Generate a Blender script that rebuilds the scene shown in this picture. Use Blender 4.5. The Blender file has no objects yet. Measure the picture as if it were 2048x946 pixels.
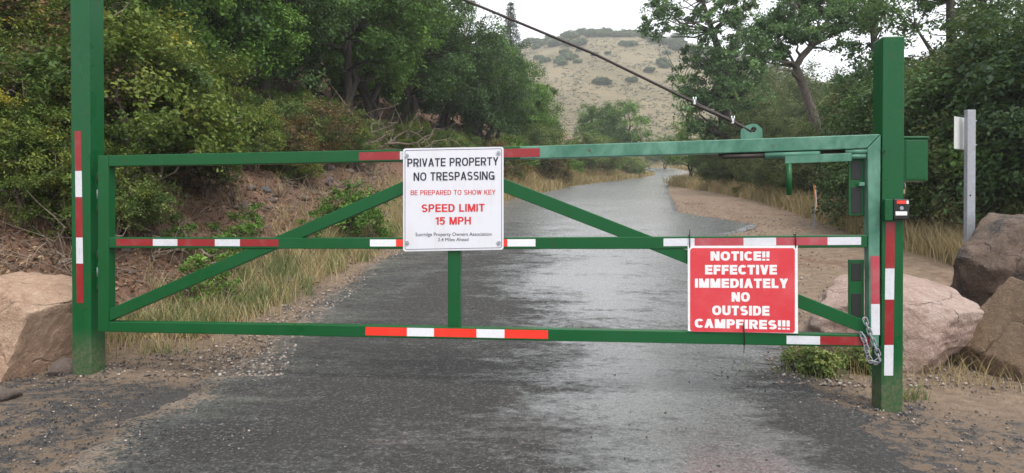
import bpy, bmesh, math, random
import numpy as np
from mathutils import Vector, Matrix
R = math.radians
scn = bpy.context.scene
COL = scn.collection

# ------------------------------------------------------------------ camera, world, sun, exposure
F, PX0, PY0, HC, PITCH = 1350.0, 1024.0, 452.0, 1.24, R(0.5)
cam_d = bpy.data.cameras.new('camera'); cam = bpy.data.objects.new('camera', cam_d); COL.objects.link(cam)
cam_d.sensor_fit = 'HORIZONTAL'; cam_d.sensor_width = 36.0; cam_d.lens = F/2048*36
cam_d.shift_y = -(473-PY0)/2048; cam_d.clip_start = 0.05; cam_d.clip_end = 3000
cam.location = (0, 0, HC); cam.rotation_euler = (R(90)-PITCH, 0, 0)
scn.camera = cam
SUN_EL, SUN_AZ = R(58), R(150)          # high, behind the camera and a little to its right, veiled by cloud
w = bpy.data.worlds.new('World'); scn.world = w; w.use_nodes = True
nt = w.node_tree; nt.nodes.clear()
sky = nt.nodes.new('ShaderNodeTexSky'); sky.sky_type = 'NISHITA'; sky.sun_disc = False
sky.sun_elevation = SUN_EL; sky.sun_rotation = SUN_AZ; sky.dust_density = 6; sky.air_density = 1.0
hs = nt.nodes.new('ShaderNodeHueSaturation'); hs.inputs['Saturation'].default_value = 0.10
mx = nt.nodes.new('ShaderNodeMix'); mx.data_type = 'RGBA'; mx.inputs[0].default_value = 0.7
mx.inputs[7].default_value = (9.2, 9.5, 10.0, 1)      # the cloud layer
bg = nt.nodes.new('ShaderNodeBackground'); bg.inputs['Strength'].default_value = 0.10
wo = nt.nodes.new('ShaderNodeOutputWorld')
nt.links.new(sky.outputs[0], hs.inputs['Color']); nt.links.new(hs.outputs[0], mx.inputs[6])
nt.links.new(mx.outputs[2], bg.inputs['Color']); nt.links.new(bg.outputs[0], wo.inputs['Surface'])
sd = bpy.data.lights.new('sun', 'SUN'); sd.energy = 1.5; sd.angle = R(25); sd.color = (1.0, 0.96, 0.9)
so = bpy.data.objects.new('sun', sd); COL.objects.link(so)
sdir = Vector((math.sin(SUN_AZ)*math.cos(SUN_EL), math.cos(SUN_AZ)*math.cos(SUN_EL), math.sin(SUN_EL)))
so.rotation_euler = sdir.to_track_quat('Z', 'Y').to_euler()
so.location = (6, -10, 30)
scn.view_settings.view_transform = 'Standard'; scn.view_settings.look = 'None'
scn.view_settings.exposure = 0.97; scn.view_settings.gamma = 1.0
scn.view_settings.use_curve_mapping = False
scn.cycles.max_bounces = 8; scn.cycles.transparent_max_bounces = 8; scn.cycles.volume_bounces = 1
HAZE_DENSITY = 0.0009

# ------------------------------------------------------------------ numeric helpers
def smooth01(t): t = np.clip(t, 0, 1); return t*t*(3-2*t)
def _hash(ix, iy, iz, seed):
    h = (ix*374761393 + iy*668265263 + iz*2147483647 + seed*1274126177) & 0xffffffff
    h = ((h ^ (h >> 13))*1274126177) & 0xffffffff
    h = ((h ^ (h >> 16))*2246822519) & 0xffffffff
    return ((h ^ (h >> 15)) & 0xffffff)/float(0xffffff)
def vnoise(x, y, z=0.0, seed=0):
    x, y, z = np.broadcast_arrays(np.asarray(x, float), np.asarray(y, float), np.asarray(z, float))
    xi, yi, zi = np.floor(x).astype(np.int64), np.floor(y).astype(np.int64), np.floor(z).astype(np.int64)
    u, v, q = smooth01(x-xi), smooth01(y-yi), smooth01(z-zi)
    o = 0
    for a in (0, 1):
        for b in (0, 1):
            for c in (0, 1):
                o = o + _hash(xi+a, yi+b, zi+c, seed)*(u if a else 1-u)*(v if b else 1-v)*(q if c else 1-q)
    return o*2-1
def fbm(x, y, z=0.0, seed=0, oct=4):
    o, a = 0, 1.0
    for i in range(oct):
        o = o + a*vnoise(np.asarray(x)*2**i, np.asarray(y)*2**i, np.asarray(z)*2**i, seed+i*17); a *= .5
    return o
def ray(px, py):
    a, b = (px-PX0)/F, (PY0-py)/F
    c, s = math.cos(PITCH), math.sin(PITCH)
    return Vector((a, c+b*s, -s+b*c))
def P(px, py, Y):
    d = ray(px, py); return Vector((0, 0, HC))+d*(Y/d.y)
def X(px, Y): return (px-PX0)/F*Y

# ------------------------------------------------------------------ terrain functions
_t = np.arange(-80, 460, 0.25)
def _tab(pts, k):
    v = np.interp(_t, [p[0] for p in pts], [p[1] for p in pts])
    n = int(k/0.25)|1; ker = np.hanning(n+2)[1:-1]; ker /= ker.sum()
    return np.convolve(np.pad(v, n//2, mode='edge'), ker, mode='valid')
_cx = _tab([(-80, -.3), (3.3, -.05), (7, .15), (10.5, .62), (15, 1.25), (21, 2.4), (35, 5.4), (49, 9.3), (62, 14.2), (75, 18.4), (86, 20.6), (100, 21.6), (112, 20.6), (135, 16), (460, 16)], 6)
_pz = _tab([(-80, 0), (4.9, 0), (7, .13), (8, .26), (10.5, .62), (15, 1.18), (21, 1.86), (35, 2.95), (49, 4.0), (75, 6.2), (100, 8.9), (150, 12), (460, 14)], 3)
def cx(y): return np.interp(y, _t, _cx)
def pz(y): return np.interp(y, _t, _pz)
def hw_l(y): return np.interp(y, [-80, 2, 3.3, 5.2, 7, 14, 45, 66], [1.9, 1.8, 1.75, 2.15, 2.6, 2.65, 2.6, 2.5])
def hw_r(y): return np.interp(y, [-80, 2, 3.3, 5.2, 7, 14, 45, 66], [1.9, 1.8, 1.85, 2.2, 2.6, 2.65, 2.5, 2.0]) + 1.5*np.exp(-((np.asarray(y)-14.6)/1.5)**2)
RX = [-200, -60, -24, -5, 7, 18.5, 30, 59, 82, 111, 150, 240]
RZ = [40, 48, 56, 63, 69.5, 72.5, 73.5, 72, 66, 55, 44, 40]
def hill_h(x, y):
    rid = np.interp(x, RX, RZ)
    base = 11.0
    t = (y-112)/(262-112)
    up = np.where(t < 1, 0.75*np.clip(t, -.5, 1)+0.25*smooth01(t), 1-(t-1)*.8)
    return base+(rid-base)*np.clip(up, -.2, 1)+0.5*fbm(x/14, y/14, 0, 5, 3)*np.clip(t*3, 0, 1)
def H(x, y, fine=True):
    x = np.asarray(x, float); y = np.asarray(y, float)
    d = x-cx(y); p = pz(y)
    st = np.interp(y, [-20, 3, 5, 6.2, 7.5, 9, 40, 80], [9, 6.6, 4.9, 3.9, 3.35, 3.1, 3.0, 3.4])
    t = np.maximum(-d-st, 0)
    bank = 0.46*t*smooth01(t/1.0+.25)*np.interp(y, [-40, 0, 6], [0, .5, 1])
    bank = np.where(bank > 10, 10+(bank-10)*.6, bank)
    rt = np.maximum(d-6, 0)
    right = -0.03*np.minimum(rt, 12)
    z = p+bank+right
    z = z+0.035*np.clip(1.2-x*0.28, 0, 1.6)*np.exp(-((y-5)/4)**2) - 0.03*np.clip(x-1.2, 0, 1.5)*np.exp(-((y-4.6)/3)**2)
    if fine:
        off = np.clip(np.maximum(-d-hw_l(y), d-hw_r(y)), 0, 3)
        am = np.clip(off*.5, 0, 1)
        z = z+am*(0.02*fbm(x*1.7, y*1.7, 0, 1)+0.010*fbm(x*7, y*7, 0, 2, 3))
        bm = np.clip(t*.7, 0, 1)
        z = z+bm*(0.16*fbm(x*.9, y*.9, 0, 3)+0.05*fbm(x*4.3, y*4.3, 0, 4, 3))
    return z
def HZ(x, y): return float(H(x, y))
def on_ground(px, py, far=40):
    for Y in np.arange(4.0, far, .04):
        q = P(px, py, Y)
        if HZ(q.x, q.y) > q.z: return q
    return P(px, py, far)

# ------------------------------------------------------------------ object helpers
def link(o):
    COL.objects.link(o); return o
def wloc(o):
    v = Vector((0, 0, 0))
    while o is not None: v += o.location; o = o.parent
    return v
def np_mesh(name, V, Fq, mats, attr=None, smooth=False, midx=None):
    V = np.asarray(V, np.float32).reshape(-1, 3); Fq = np.asarray(Fq, np.int32)
    me = bpy.data.meshes.new(name); k = Fq.shape[1]; n = len(Fq)
    me.vertices.add(len(V)); me.vertices.foreach_set('co', V.ravel())
    me.loops.add(n*k); me.loops.foreach_set('vertex_index', Fq.ravel())
    me.polygons.add(n)
    me.polygons.foreach_set('loop_start', np.arange(0, n*k, k, dtype=np.int32))
    try: me.polygons.foreach_set('loop_total', np.full(n, k, np.int32))
    except Exception: pass
    if smooth: me.polygons.foreach_set('use_smooth', np.ones(n, bool))
    for m in (mats if isinstance(mats, (list, tuple)) else [mats]): me.materials.append(m)
    if midx is not None: me.polygons.foreach_set('material_index', np.asarray(midx, np.int32))
    if attr:
        for nm, a in attr.items():
            a = np.asarray(a, np.float32)
            if a.ndim == 1:
                at = me.attributes.new(nm, 'FLOAT', 'POINT'); at.data.foreach_set('value', a)
            else:
                at = me.attributes.new(nm, 'FLOAT_COLOR', 'POINT')
                at.data.foreach_set('color', np.concatenate([a, np.ones((len(a), 1), np.float32)], 1).ravel())
    me.update(calc_edges=True); me.validate()
    return me
class MB:
    """collects faces in world space; build() links them as one mesh object"""
    def __init__(s): s.v = []; s.f = []; s.m = []
    def add(s, vs, fs, m=0):
        o = len(s.v); s.v += [Vector(v) for v in vs]; s.f += [tuple(i+o for i in f) for f in fs]; s.m += [m]*len(fs); return s
    def hexa(s, q, m=0):      # q: 4 front corners then 4 back corners
        return s.add(q, [(0, 1, 2, 3), (7, 6, 5, 4), (0, 4, 5, 1), (1, 5, 6, 2), (2, 6, 7, 3), (3, 7, 4, 0)], m)
    def box(s, c, sx, sy, sz, rz=0, m=0):
        M = Matrix.Rotation(rz, 3, 'Z'); c = Vector(c)
        q = [c+M@Vector((a*sx/2, b*sy/2, e*sz/2)) for b in (-1, 1) for a, e in ((-1, -1), (1, -1), (1, 1), (-1, 1))]
        return s.hexa(q, m)
    def prism(s, front, back, m=0):
        n = len(front)
        return s.add(list(front)+list(back), [tuple(range(n)), tuple(range(2*n-1, n-1, -1))]+[(i, i+n, (i+1) % n+n, (i+1) % n) for i in range(n)], m)
    def tube(s, pts, rad, sides=8, m=0, cap=True):
        V, Fc = tube(pts, rad, sides, cap); return s.add(V, Fc, m)
    def build(s, name, mats, parent=None, bevel=0, smooth=False, loc=None):
        off = wloc(parent) if parent else (Vector(loc) if loc else Vector((0, 0, 0)))
        me = bpy.data.meshes.new(name)
        me.from_pydata([v-off for v in s.v], [], s.f)
        for m in (mats if isinstance(mats, (list, tuple)) else [mats]): me.materials.append(m)
        me.polygons.foreach_set('material_index', s.m)
        if smooth: me.polygons.foreach_set('use_smooth', [True]*len(me.polygons))
        bm = bmesh.new(); bm.from_mesh(me); bmesh.ops.recalc_face_normals(bm, faces=bm.faces); bm.to_mesh(me); bm.free()
        o = link(bpy.data.objects.new(name, me)); o.parent = parent
        if not parent and loc: o.location = loc
        if bevel:
            b = o.modifiers.new('bevel', 'BEVEL'); b.width = bevel; b.segments = 2; b.limit_method = 'ANGLE'; b.angle_limit = R(40)
        return o
def tube(pts, rad, sides=8, cap=True):
    pts = [Vector(p) for p in pts]; n = len(pts)
    if not hasattr(rad, '__len__'): rad = [rad]*n
    V, Fc = [], []
    up = None
    for i, p in enumerate(pts):
        t = (pts[min(i+1, n-1)]-pts[max(i-1, 0)]).normalized()
        if up is None:
            up = Vector((0, 0, 1)) if abs(t.z) < .9 else Vector((1, 0, 0))
        a = (up-t*up.dot(t)).normalized(); b = t.cross(a); up = a
        for k in range(sides):
            th = 2*math.pi*k/sides; V.append(p+(a*math.cos(th)+b*math.sin(th))*rad[i])
    for i in range(n-1):
        for k in range(sides):
            Fc.append((i*sides+k, i*sides+(k+1) % sides, (i+1)*sides+(k+1) % sides, (i+1)*sides+k))
    if cap:
        Fc.append(tuple(range(sides-1, -1, -1))); Fc.append(tuple(range((n-1)*sides, n*sides)))
    return V, Fc
def tag(o, label=None, cat=None, group=None, kind=None):
    if label: o['label'] = label
    if cat: o['category'] = cat
    if group: o['group'] = group
    if kind: o['kind'] = kind
    return o
def thing(name, loc, label, cat, group=None):
    o = link(bpy.data.objects.new(name, None)); o.location = loc; o.empty_display_size = .2
    return tag(o, label, cat, group)
def mesh_obj(name, me, parent=None):
    o = link(bpy.data.objects.new(name, me)); o.parent = parent; return o

# ------------------------------------------------------------------ materials
class NB:
    def __init__(s, name):
        s.mat = bpy.data.materials.new(name); s.mat.use_nodes = True; s.t = s.mat.node_tree
        s.p = s.t.nodes['Principled BSDF']; s.out = s.t.nodes['Material Output']
    def n(s, typ, **kw):
        x = s.t.nodes.new('ShaderNode'+typ)
        for k, v in kw.items():
            if k in x.inputs: x.inputs[k].default_value = v
            else: setattr(x, k, v)
        return x
    def l(s, a, b): s.t.links.new(a, b)
    def set(s, **kw):
        for k, v in kw.items(): s.p.inputs[k.replace('_', ' ')].default_value = v
    def coord(s, scale=(1, 1, 1)):
        tc = s.n('TexCoord'); m = s.n('Mapping'); m.inputs['Scale'].default_value = scale
        s.l(tc.outputs['Object'], m.inputs[0]); return m.outputs[0]
    def noise(s, vec, scale, detail=4, rough=.55, dist=0):
        x = s.n('TexNoise'); x.inputs['Scale'].default_value = scale; x.inputs['Detail'].default_value = detail
        x.inputs['Roughness'].default_value = rough; x.inputs['Distortion'].default_value = dist
        s.l(vec, x.inputs['Vector']); return x.outputs['Fac']
    def vor(s, vec, scale, feat='F1', out='Distance'):
        x = s.n('TexVoronoi'); x.feature = feat; x.inputs['Scale'].default_value = scale; s.l(vec, x.inputs['Vector']); return x.outputs[out]
    def ramp(s, fac, stops):
        x = s.n('ValToRGB'); e = x.color_ramp.elements
        while len(e) < len(stops): e.new(.5)
        for el, (p, c) in zip(e, stops):
            el.position = p; el.color = (c, c, c, 1) if not hasattr(c, '__len__') else (*c, 1)
        s.l(fac, x.inputs[0]); return x.outputs[0]
    def math(s, op, a, b=None, clamp=False):
        x = s.n('Math'); x.operation = op; x.use_clamp = clamp
        for i, q in enumerate((a, b)):
            if q is None: continue
            if isinstance(q, (int, float)): x.inputs[i].default_value = q
            else: s.l(q, x.inputs[i])
        return x.outputs[0]
    def mix(s, f, a, b):
        x = s.n('Mix'); x.data_type = 'RGBA'
        for i, q in ((0, f), (6, a), (7, b)):
            if isinstance(q, (int, float)): x.inputs[i].default_value = q
            elif isinstance(q, tuple): x.inputs[i].default_value = (*q, 1)
            else: s.l(q, x.inputs[i])
        return x.outputs[2]
    def attr(s, name, out='Fac'):
        x = s.n('Attribute'); x.attribute_name = name; return x.outputs[out]
    def bump(s, h, strength=.5, dist=.01, prev=None):
        x = s.n('Bump'); x.inputs['Strength'].default_value = strength; x.inputs['Distance'].default_value = dist
        s.l(h, x.inputs['Height'])
        if prev: s.l(prev, x.inputs['Normal'])
        return x.outputs[0]
    def col(s, c): s.l(c, s.p.inputs['Base Color'])
    def rgh(s, c): s.l(c, s.p.inputs['Roughness'])
    def nrm(s, c): s.l(c, s.p.inputs['Normal'])

def mat_plain(name, c, rough=.5, metal=0, var=.15, scale=40, bump=0):
    b = NB(name); v = b.coord(); n = b.noise(v, scale, 5)
    lo = tuple(x*(1-var) for x in c); hi = tuple(min(1, x*(1+var)) for x in c)
    b.col(b.ramp(n, [(.3, lo), (.7, hi)])); b.set(Metallic=metal)
    b.rgh(b.ramp(n, [(.3, rough*.85), (.7, min(1, rough*1.15))]))
    if bump: b.nrm(b.bump(n, bump, .004))
    return b.mat
def mat_green(name, base, chalk_sheen, amount, rough=.32, muddy=0.0):
    """gloss green enamel, chalked, dusty or painted with sky sheen in uneven runs, with flecks of grime"""
    b = NB(name); v = b.coord(); n1 = b.noise(v, 3.2, 5, .6, .4); n2 = b.noise(v, 45, 4); n3 = b.noise(b.coord((5, 5, 2.5)), 2.2, 5, .6, .8)
    f = b.math('MULTIPLY', b.ramp(n1, [(.36, 0.25), (.66, 1)]), amount)
    f = b.math('MULTIPLY', f, b.ramp(n3, [(.32, .45), (.6, 1)]))
    c = b.mix(f, base, chalk_sheen)
    c = b.mix(b.ramp(n2, [(.64, 0), (.76, .5)]), c, (.05, .06, .045))
    n4 = b.noise(v, 17, 6, .75)
    c = b.mix(b.ramp(n4, [(.62, 0), (.67, .75)]), c, (.075, .035, .018))
    sx = b.n('SeparateXYZ'); b.l(b.n('TexCoord').outputs['Object'], sx.inputs[0])
    mud = b.math('MULTIPLY', b.ramp(b.math('ADD', sx.outputs[2], b.math('MULTIPLY', n1, -.35)), [(-.0, 1), (.16, 0)]), b.ramp(n2, [(.3, .75), (.65, .15)]))
    c = b.mix(b.math('MULTIPLY', mud, muddy), c, (.17, .13, .095))
    b.col(c); b.rgh(b.ramp(n1, [(.3, rough*.8), (.7, rough*1.35)])); b.nrm(b.bump(n2, .06, .003))
    b.set(**{'Specular IOR Level': .28}); return b.mat
M_GREEN = mat_green('green_paint', (.002, .072, .016), (.012, .11, .04), .3)
M_GREEN_SHEEN = mat_green('sky_sheen_green_paint', (.012, .10, .055), (.14, .29, .22), .95, .36)  # reflected sky painted in as paler teal, with some uneven wear
M_GREENP = mat_green('post_green_paint', (.002, .074, .017), (.012, .11, .045), .35, .28, .85)
def mat_tape(name, c, dull=.2):
    b = NB(name); v = b.coord(); n = b.noise(v, 70, 5); big = b.noise(v, 9, 3)
    vo = b.vor(v, 260)
    cc = b.mix(b.ramp(n, [(.45, 0), (.75, dull)]), c, tuple(x*.45+.03 for x in c))
    cc = b.mix(b.ramp(big, [(.5, 0), (.75, dull*.8)]), cc, (.32, .3, .28))
    b.col(cc); b.set(Roughness=.28); b.nrm(b.bump(vo, .08, .001)); return b.mat
M_RED = mat_tape('red_reflective_tape', (.26, .010, .014)); M_REDB = mat_tape('bright_red_reflective_tape', (.80, .035, .018), .08)  # the bright red copy has headlight return painted into its colour
M_REDP = mat_tape('faded_red_tape', (.40, .05, .07), .35)
M_WHT = mat_tape('white_reflective_tape', (.62, .63, .67), .3); M_WHTB = mat_tape('bright_white_tape', (.74, .74, .77), .2)  # second white is brighter and less dulled, paired with the bright red
M_STEEL = mat_plain('galvanised_steel', (.42, .44, .46), .42, .75, .25, 60)
M_GREYP = mat_plain('dull_grey_metal', (.30, .31, .34), .55, .3, .12, 30)
M_RUST = mat_plain('rusty_wire_rope', (.045, .035, .032), .6, .4, .5, 200, .4)
M_BLACK = mat_plain('black_rubber', (.006, .007, .007), .5, 0, .3, 60)
def mat_sign():
    b = NB('white_sign_enamel'); v = b.coord(); n = b.noise(v, 6, 5, .65); st = b.noise(b.coord((60, 60, 2.5)), 1.0, 4, .7); f = b.noise(v, 120, 3)
    c = b.mix(b.ramp(b.math('ADD', b.math('MULTIPLY', n, .55), b.math('MULTIPLY', st, .45)), [(.48, 0), (.68, .35)]), (.66, .66, .71), (.50, .48, .45))
    c = b.mix(b.ramp(f, [(.70, 0), (.76, .5)]), c, (.36, .31, .25)); b.col(c); b.set(Roughness=.3); return b.mat
M_SIGNW = mat_sign()
M_INK = mat_plain('navy_ink', (.012, .012, .03), .45, 0, .1)
M_INKR = mat_plain('red_ink', (.60, .018, .022), .42, 0, .06)
M_WHITEP = mat_plain('white_plastic', (.72, .72, .72), .45, 0, .05)
M_ORANGE = mat_plain('orange_plastic', (.65, .22, .07), .5, 0, .1)
def mat_notice():
    b = NB('scuffed_red_vinyl'); v = b.coord()
    n = b.noise(v, 5, 5, .6); s = b.noise(b.coord((3, 3, 90)), 3, 3); sp = b.noise(v, 160, 3)
    c = b.mix(b.ramp(n, [(.45, 0), (.8, .35)]), (.58, .036, .048), (.66, .17, .18))
    c = b.mix(b.ramp(sp, [(.68, 0), (.74, .55)]), c, (.72, .5, .48))
    b.col(c); b.set(Roughness=.3); return b.mat
M_NOTICE = mat_notice()
M_NOTW = mat_plain('white_corrugated_plastic', (.74, .72, .72), .4, 0, .08, 30)

def mat_leaf(name, cols, transl=.33, objvar=.5, rough=.5):
    b = NB(name); a = b.attr('tint'); oi = b.n('ObjectInfo')
    f = b.math('ADD', a, b.math('MULTIPLY', b.math('SUBTRACT', oi.outputs['Random'], .5), objvar))
    c = b.ramp(f, [(i/(len(cols)-1), q) for i, q in enumerate(cols)])
    b.col(c); b.set(Roughness=rough, **{'Specular IOR Level': .22})
    tr = b.n('BsdfTranslucent'); b.l(b.mix(.5, c, (.09, .13, .02)), tr.inputs[0])
    ms = b.n('MixShader'); ms.inputs[0].default_value = transl
    b.l(b.p.outputs[0], ms.inputs[1]); b.l(tr.outputs[0], ms.inputs[2]); b.l(ms.outputs[0], b.out.inputs[0])
    return b.mat
L_OAK = mat_leaf('oak_leaves', [(0.049, 0.102, 0.031), (0.098, 0.191, 0.045), (0.159, 0.295, 0.059), (0.293, 0.460, 0.087)])
L_DARK = mat_leaf('dark_leaves', [(0.029, 0.062, 0.025), (0.052, 0.103, 0.034), (0.086, 0.164, 0.047), (0.143, 0.252, 0.060)])
L_COTTON = mat_leaf('cottonwood_leaves', [(0.041, 0.094, 0.036), (0.078, 0.155, 0.055), (0.131, 0.237, 0.081), (0.204, 0.325, 0.096)])
L_LIME = mat_leaf('light_green_leaves', [(0.062, 0.131, 0.025), (0.103, 0.216, 0.034), (0.165, 0.308, 0.053), (0.234, 0.370, 0.070)])
L_YEL = mat_leaf('yellowing_leaves', [(0.044, 0.079, 0.020), (0.075, 0.128, 0.026), (0.112, 0.171, 0.032), (0.163, 0.207, 0.040), (0.200, 0.220, 0.040), (0.525, 0.390, 0.030)], objvar=.1)
L_OLIVE = mat_leaf('olive_shrub_leaves', [(0.061, 0.101, 0.033), (0.112, 0.169, 0.049), (0.182, 0.240, 0.068), (0.306, 0.337, 0.107)])
L_BROWN = mat_leaf('browned_leaves', [(.05, .045, .025), (.09, .07, .035), (.14, .09, .04), (.22, .12, .05)])
L_SAGE = mat_leaf('sage_leaves', [(.055, .065, .04), (.08, .09, .055), (.115, .12, .075), (.15, .145, .09)], .1)
L_CONIF = mat_leaf('conifer_needles', [(.016, .039, .029), (.026, .058, .039), (.042, .078, .049), (.058, .098, .058)], .1)
G_DRY = mat_leaf('dry_grass_blades', [(.22, .16, .07), (.33, .25, .12), (.44, .34, .18), (.52, .44, .27)], .25, 0)
G_GREEN = mat_leaf('green_grass_blades', [(0.075, 0.112, 0.037), (0.125, 0.163, 0.056), (0.200, 0.225, 0.088), (0.375, 0.325, 0.150)], .25, 0)
def mat_bark(name, c0, c1):
    b = NB(name); v = b.coord((9, 9, 1.6)); n = b.noise(v, 3, 6, .65, .5)
    b.col(b.ramp(n, [(.35, c0), (.65, c1)])); b.set(Roughness=.9); b.nrm(b.bump(n, .8, .03)); return b.mat
M_BARK = mat_bark('dark_bark', (.025, .02, .017), (.075, .06, .05)); M_BARKG = mat_bark('grey_bark', (.07, .055, .045), (.22, .18, .15))
M_TWIG = mat_plain('dead_twigs', (.17, .13, .10), .9, 0, .4, 15)

def mat_rock(name, c0, c1, c2, stain=None, sc=1.0, stain_lo=.5):
    b = NB(name); v = b.coord(); n = b.noise(v, 2.2*sc, 6, .62, .6); m = b.noise(v, 14*sc, 6, .7); k = b.vor(v, 5*sc, 'DISTANCE_TO_EDGE')
    f = b.noise(v, 90*sc, 4, .7)
    c = b.ramp(n, [(.28, c0), (.5, c1), (.72, c2)])
    c = b.mix(b.ramp(m, [(.45, 0), (.7, .55)]), c, c0)
    c = b.mix(b.ramp(f, [(.35, .35), (.6, 0)]), c, tuple(x*.45 for x in c0))
    if stain:
        c = b.mix(b.ramp(b.noise(v, 1.7*sc, 5, .6, 1.0), [(stain_lo, 0), (stain_lo+.12, .9)]), c, stain)
    vm = b.n('Mix'); vm.data_type = 'VECTOR'; vm.inputs[0].default_value = .22; b.l(v, vm.inputs[4])
    wn = b.n('TexNoise'); wn.inputs['Scale'].default_value = 3*sc; wn.inputs['Detail'].default_value = 5; b.l(v, wn.inputs['Vector']); b.l(wn.outputs['Color'], vm.inputs[5])
    ck = b.vor(vm.outputs[1], 2.1*sc, 'DISTANCE_TO_EDGE'); crack = b.math('MULTIPLY', b.ramp(ck, [(.0, 1), (.022, 0)]), b.ramp(n, [(.42, 0), (.6, 1)]))
    c = b.mix(b.math('MULTIPLY', crack, .3), c, tuple(x*.4 for x in c0))
    c = b.mix(b.ramp(b.noise(v, 30*sc, 5, .75), [(.5, 0), (.72, .55)]), c, tuple(min(1, x*1.25) for x in c2))
    b.col(c); b.set(Roughness=.8)
    h = b.math('ADD', b.math('MULTIPLY', m, .9), b.math('MULTIPLY', f, .35))
    h = b.math('SUBTRACT', h, b.math('MULTIPLY', crack, .6))
    nn = b.bump(h, 1.0, .05); b.nrm(nn); return b.mat
M_RTAN = mat_rock('tan_sandstone', (.30, .18, .115), (.46, .30, .205), (.56, .41, .30))
M_RPINK = mat_rock('pink_sandstone', (.30, .19, .15), (.46, .33, .28), (.55, .44, .38), (.20, .13, .10), 1.2, .62)
M_RDARK = mat_rock('lichen_dark_stone', (.085, .058, .043), (.15, .10, .073), (.28, .195, .145), (.03, .027, .025), 1.4, .45)
M_RBRN = mat_rock('brown_sandstone', (.13, .085, .05), (.20, .135, .085), (.27, .18, .11), (.36, .20, .10), 1.0, .66)
M_RSM = mat_rock('small_stone', (.19, .135, .11), (.31, .235, .195), (.42, .35, .30), None, 4)
M_RGRY = mat_rock('grey_stone', (.12, .12, .125), (.20, .20, .21), (.30, .30, .31), None, 4)

def mat_ground():
    b = NB('roadside_ground'); v = b.coord()
    at = b.n('Attribute'); at.attribute_name = 'zone'
    sep = b.n('SeparateColor'); b.l(at.outputs['Color'], sep.inputs[0]); soil, lit, drk = sep.outputs
    nb = b.noise(v, 1.3, 6, .65, .4); nm = b.noise(v, 9, 6, .7); nf = b.noise(v, 60, 5, .7); ng = b.vor(v, 48)
    def soft(a, n, k=.9, lo=.42, hi=.58):
        return b.ramp(b.math('ADD', a, b.math('MULTIPLY', b.math('SUBTRACT', n, .5), k)), [(lo, 0), (hi, 1)])
    sand = b.ramp(nm, [(.3, (.13, .088, .058)), (.55, (.235, .165, .11)), (.75, (.33, .245, .17))])
    c = sand
    sl = b.ramp(nm, [(.28, (.065, .032, .020)), (.5, (.155, .082, .050)), (.72, (.26, .165, .115))])
    c = b.mix(soft(soil, nb), c, sl)
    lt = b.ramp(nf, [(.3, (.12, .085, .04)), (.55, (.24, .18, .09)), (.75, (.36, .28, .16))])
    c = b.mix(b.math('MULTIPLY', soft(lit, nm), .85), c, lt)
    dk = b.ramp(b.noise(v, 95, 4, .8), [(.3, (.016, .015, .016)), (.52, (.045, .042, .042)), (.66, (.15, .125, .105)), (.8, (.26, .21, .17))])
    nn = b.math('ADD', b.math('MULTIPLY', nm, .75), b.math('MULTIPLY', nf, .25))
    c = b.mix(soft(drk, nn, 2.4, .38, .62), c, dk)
    c = b.mix(b.ramp(ng, [(.10, .5), (.2, 0)]), c, b.ramp(nf, [(.35, (.10, .08, .07)), (.65, (.30, .25, .21))]))
    b.col(c); b.set(Roughness=.85)
    h = b.math('ADD', b.math('MULTIPLY', nf, .6), b.math('MULTIPLY', nm, .8))
    n200 = b.noise(v, 150, 3, .8); h = b.math('ADD', h, b.math('MULTIPLY', n200, .35))
    h = b.math('SUBTRACT', h, b.math('MULTIPLY', ng, .35))
    b.nrm(b.bump(h, .9, .035)); return b.mat
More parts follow.
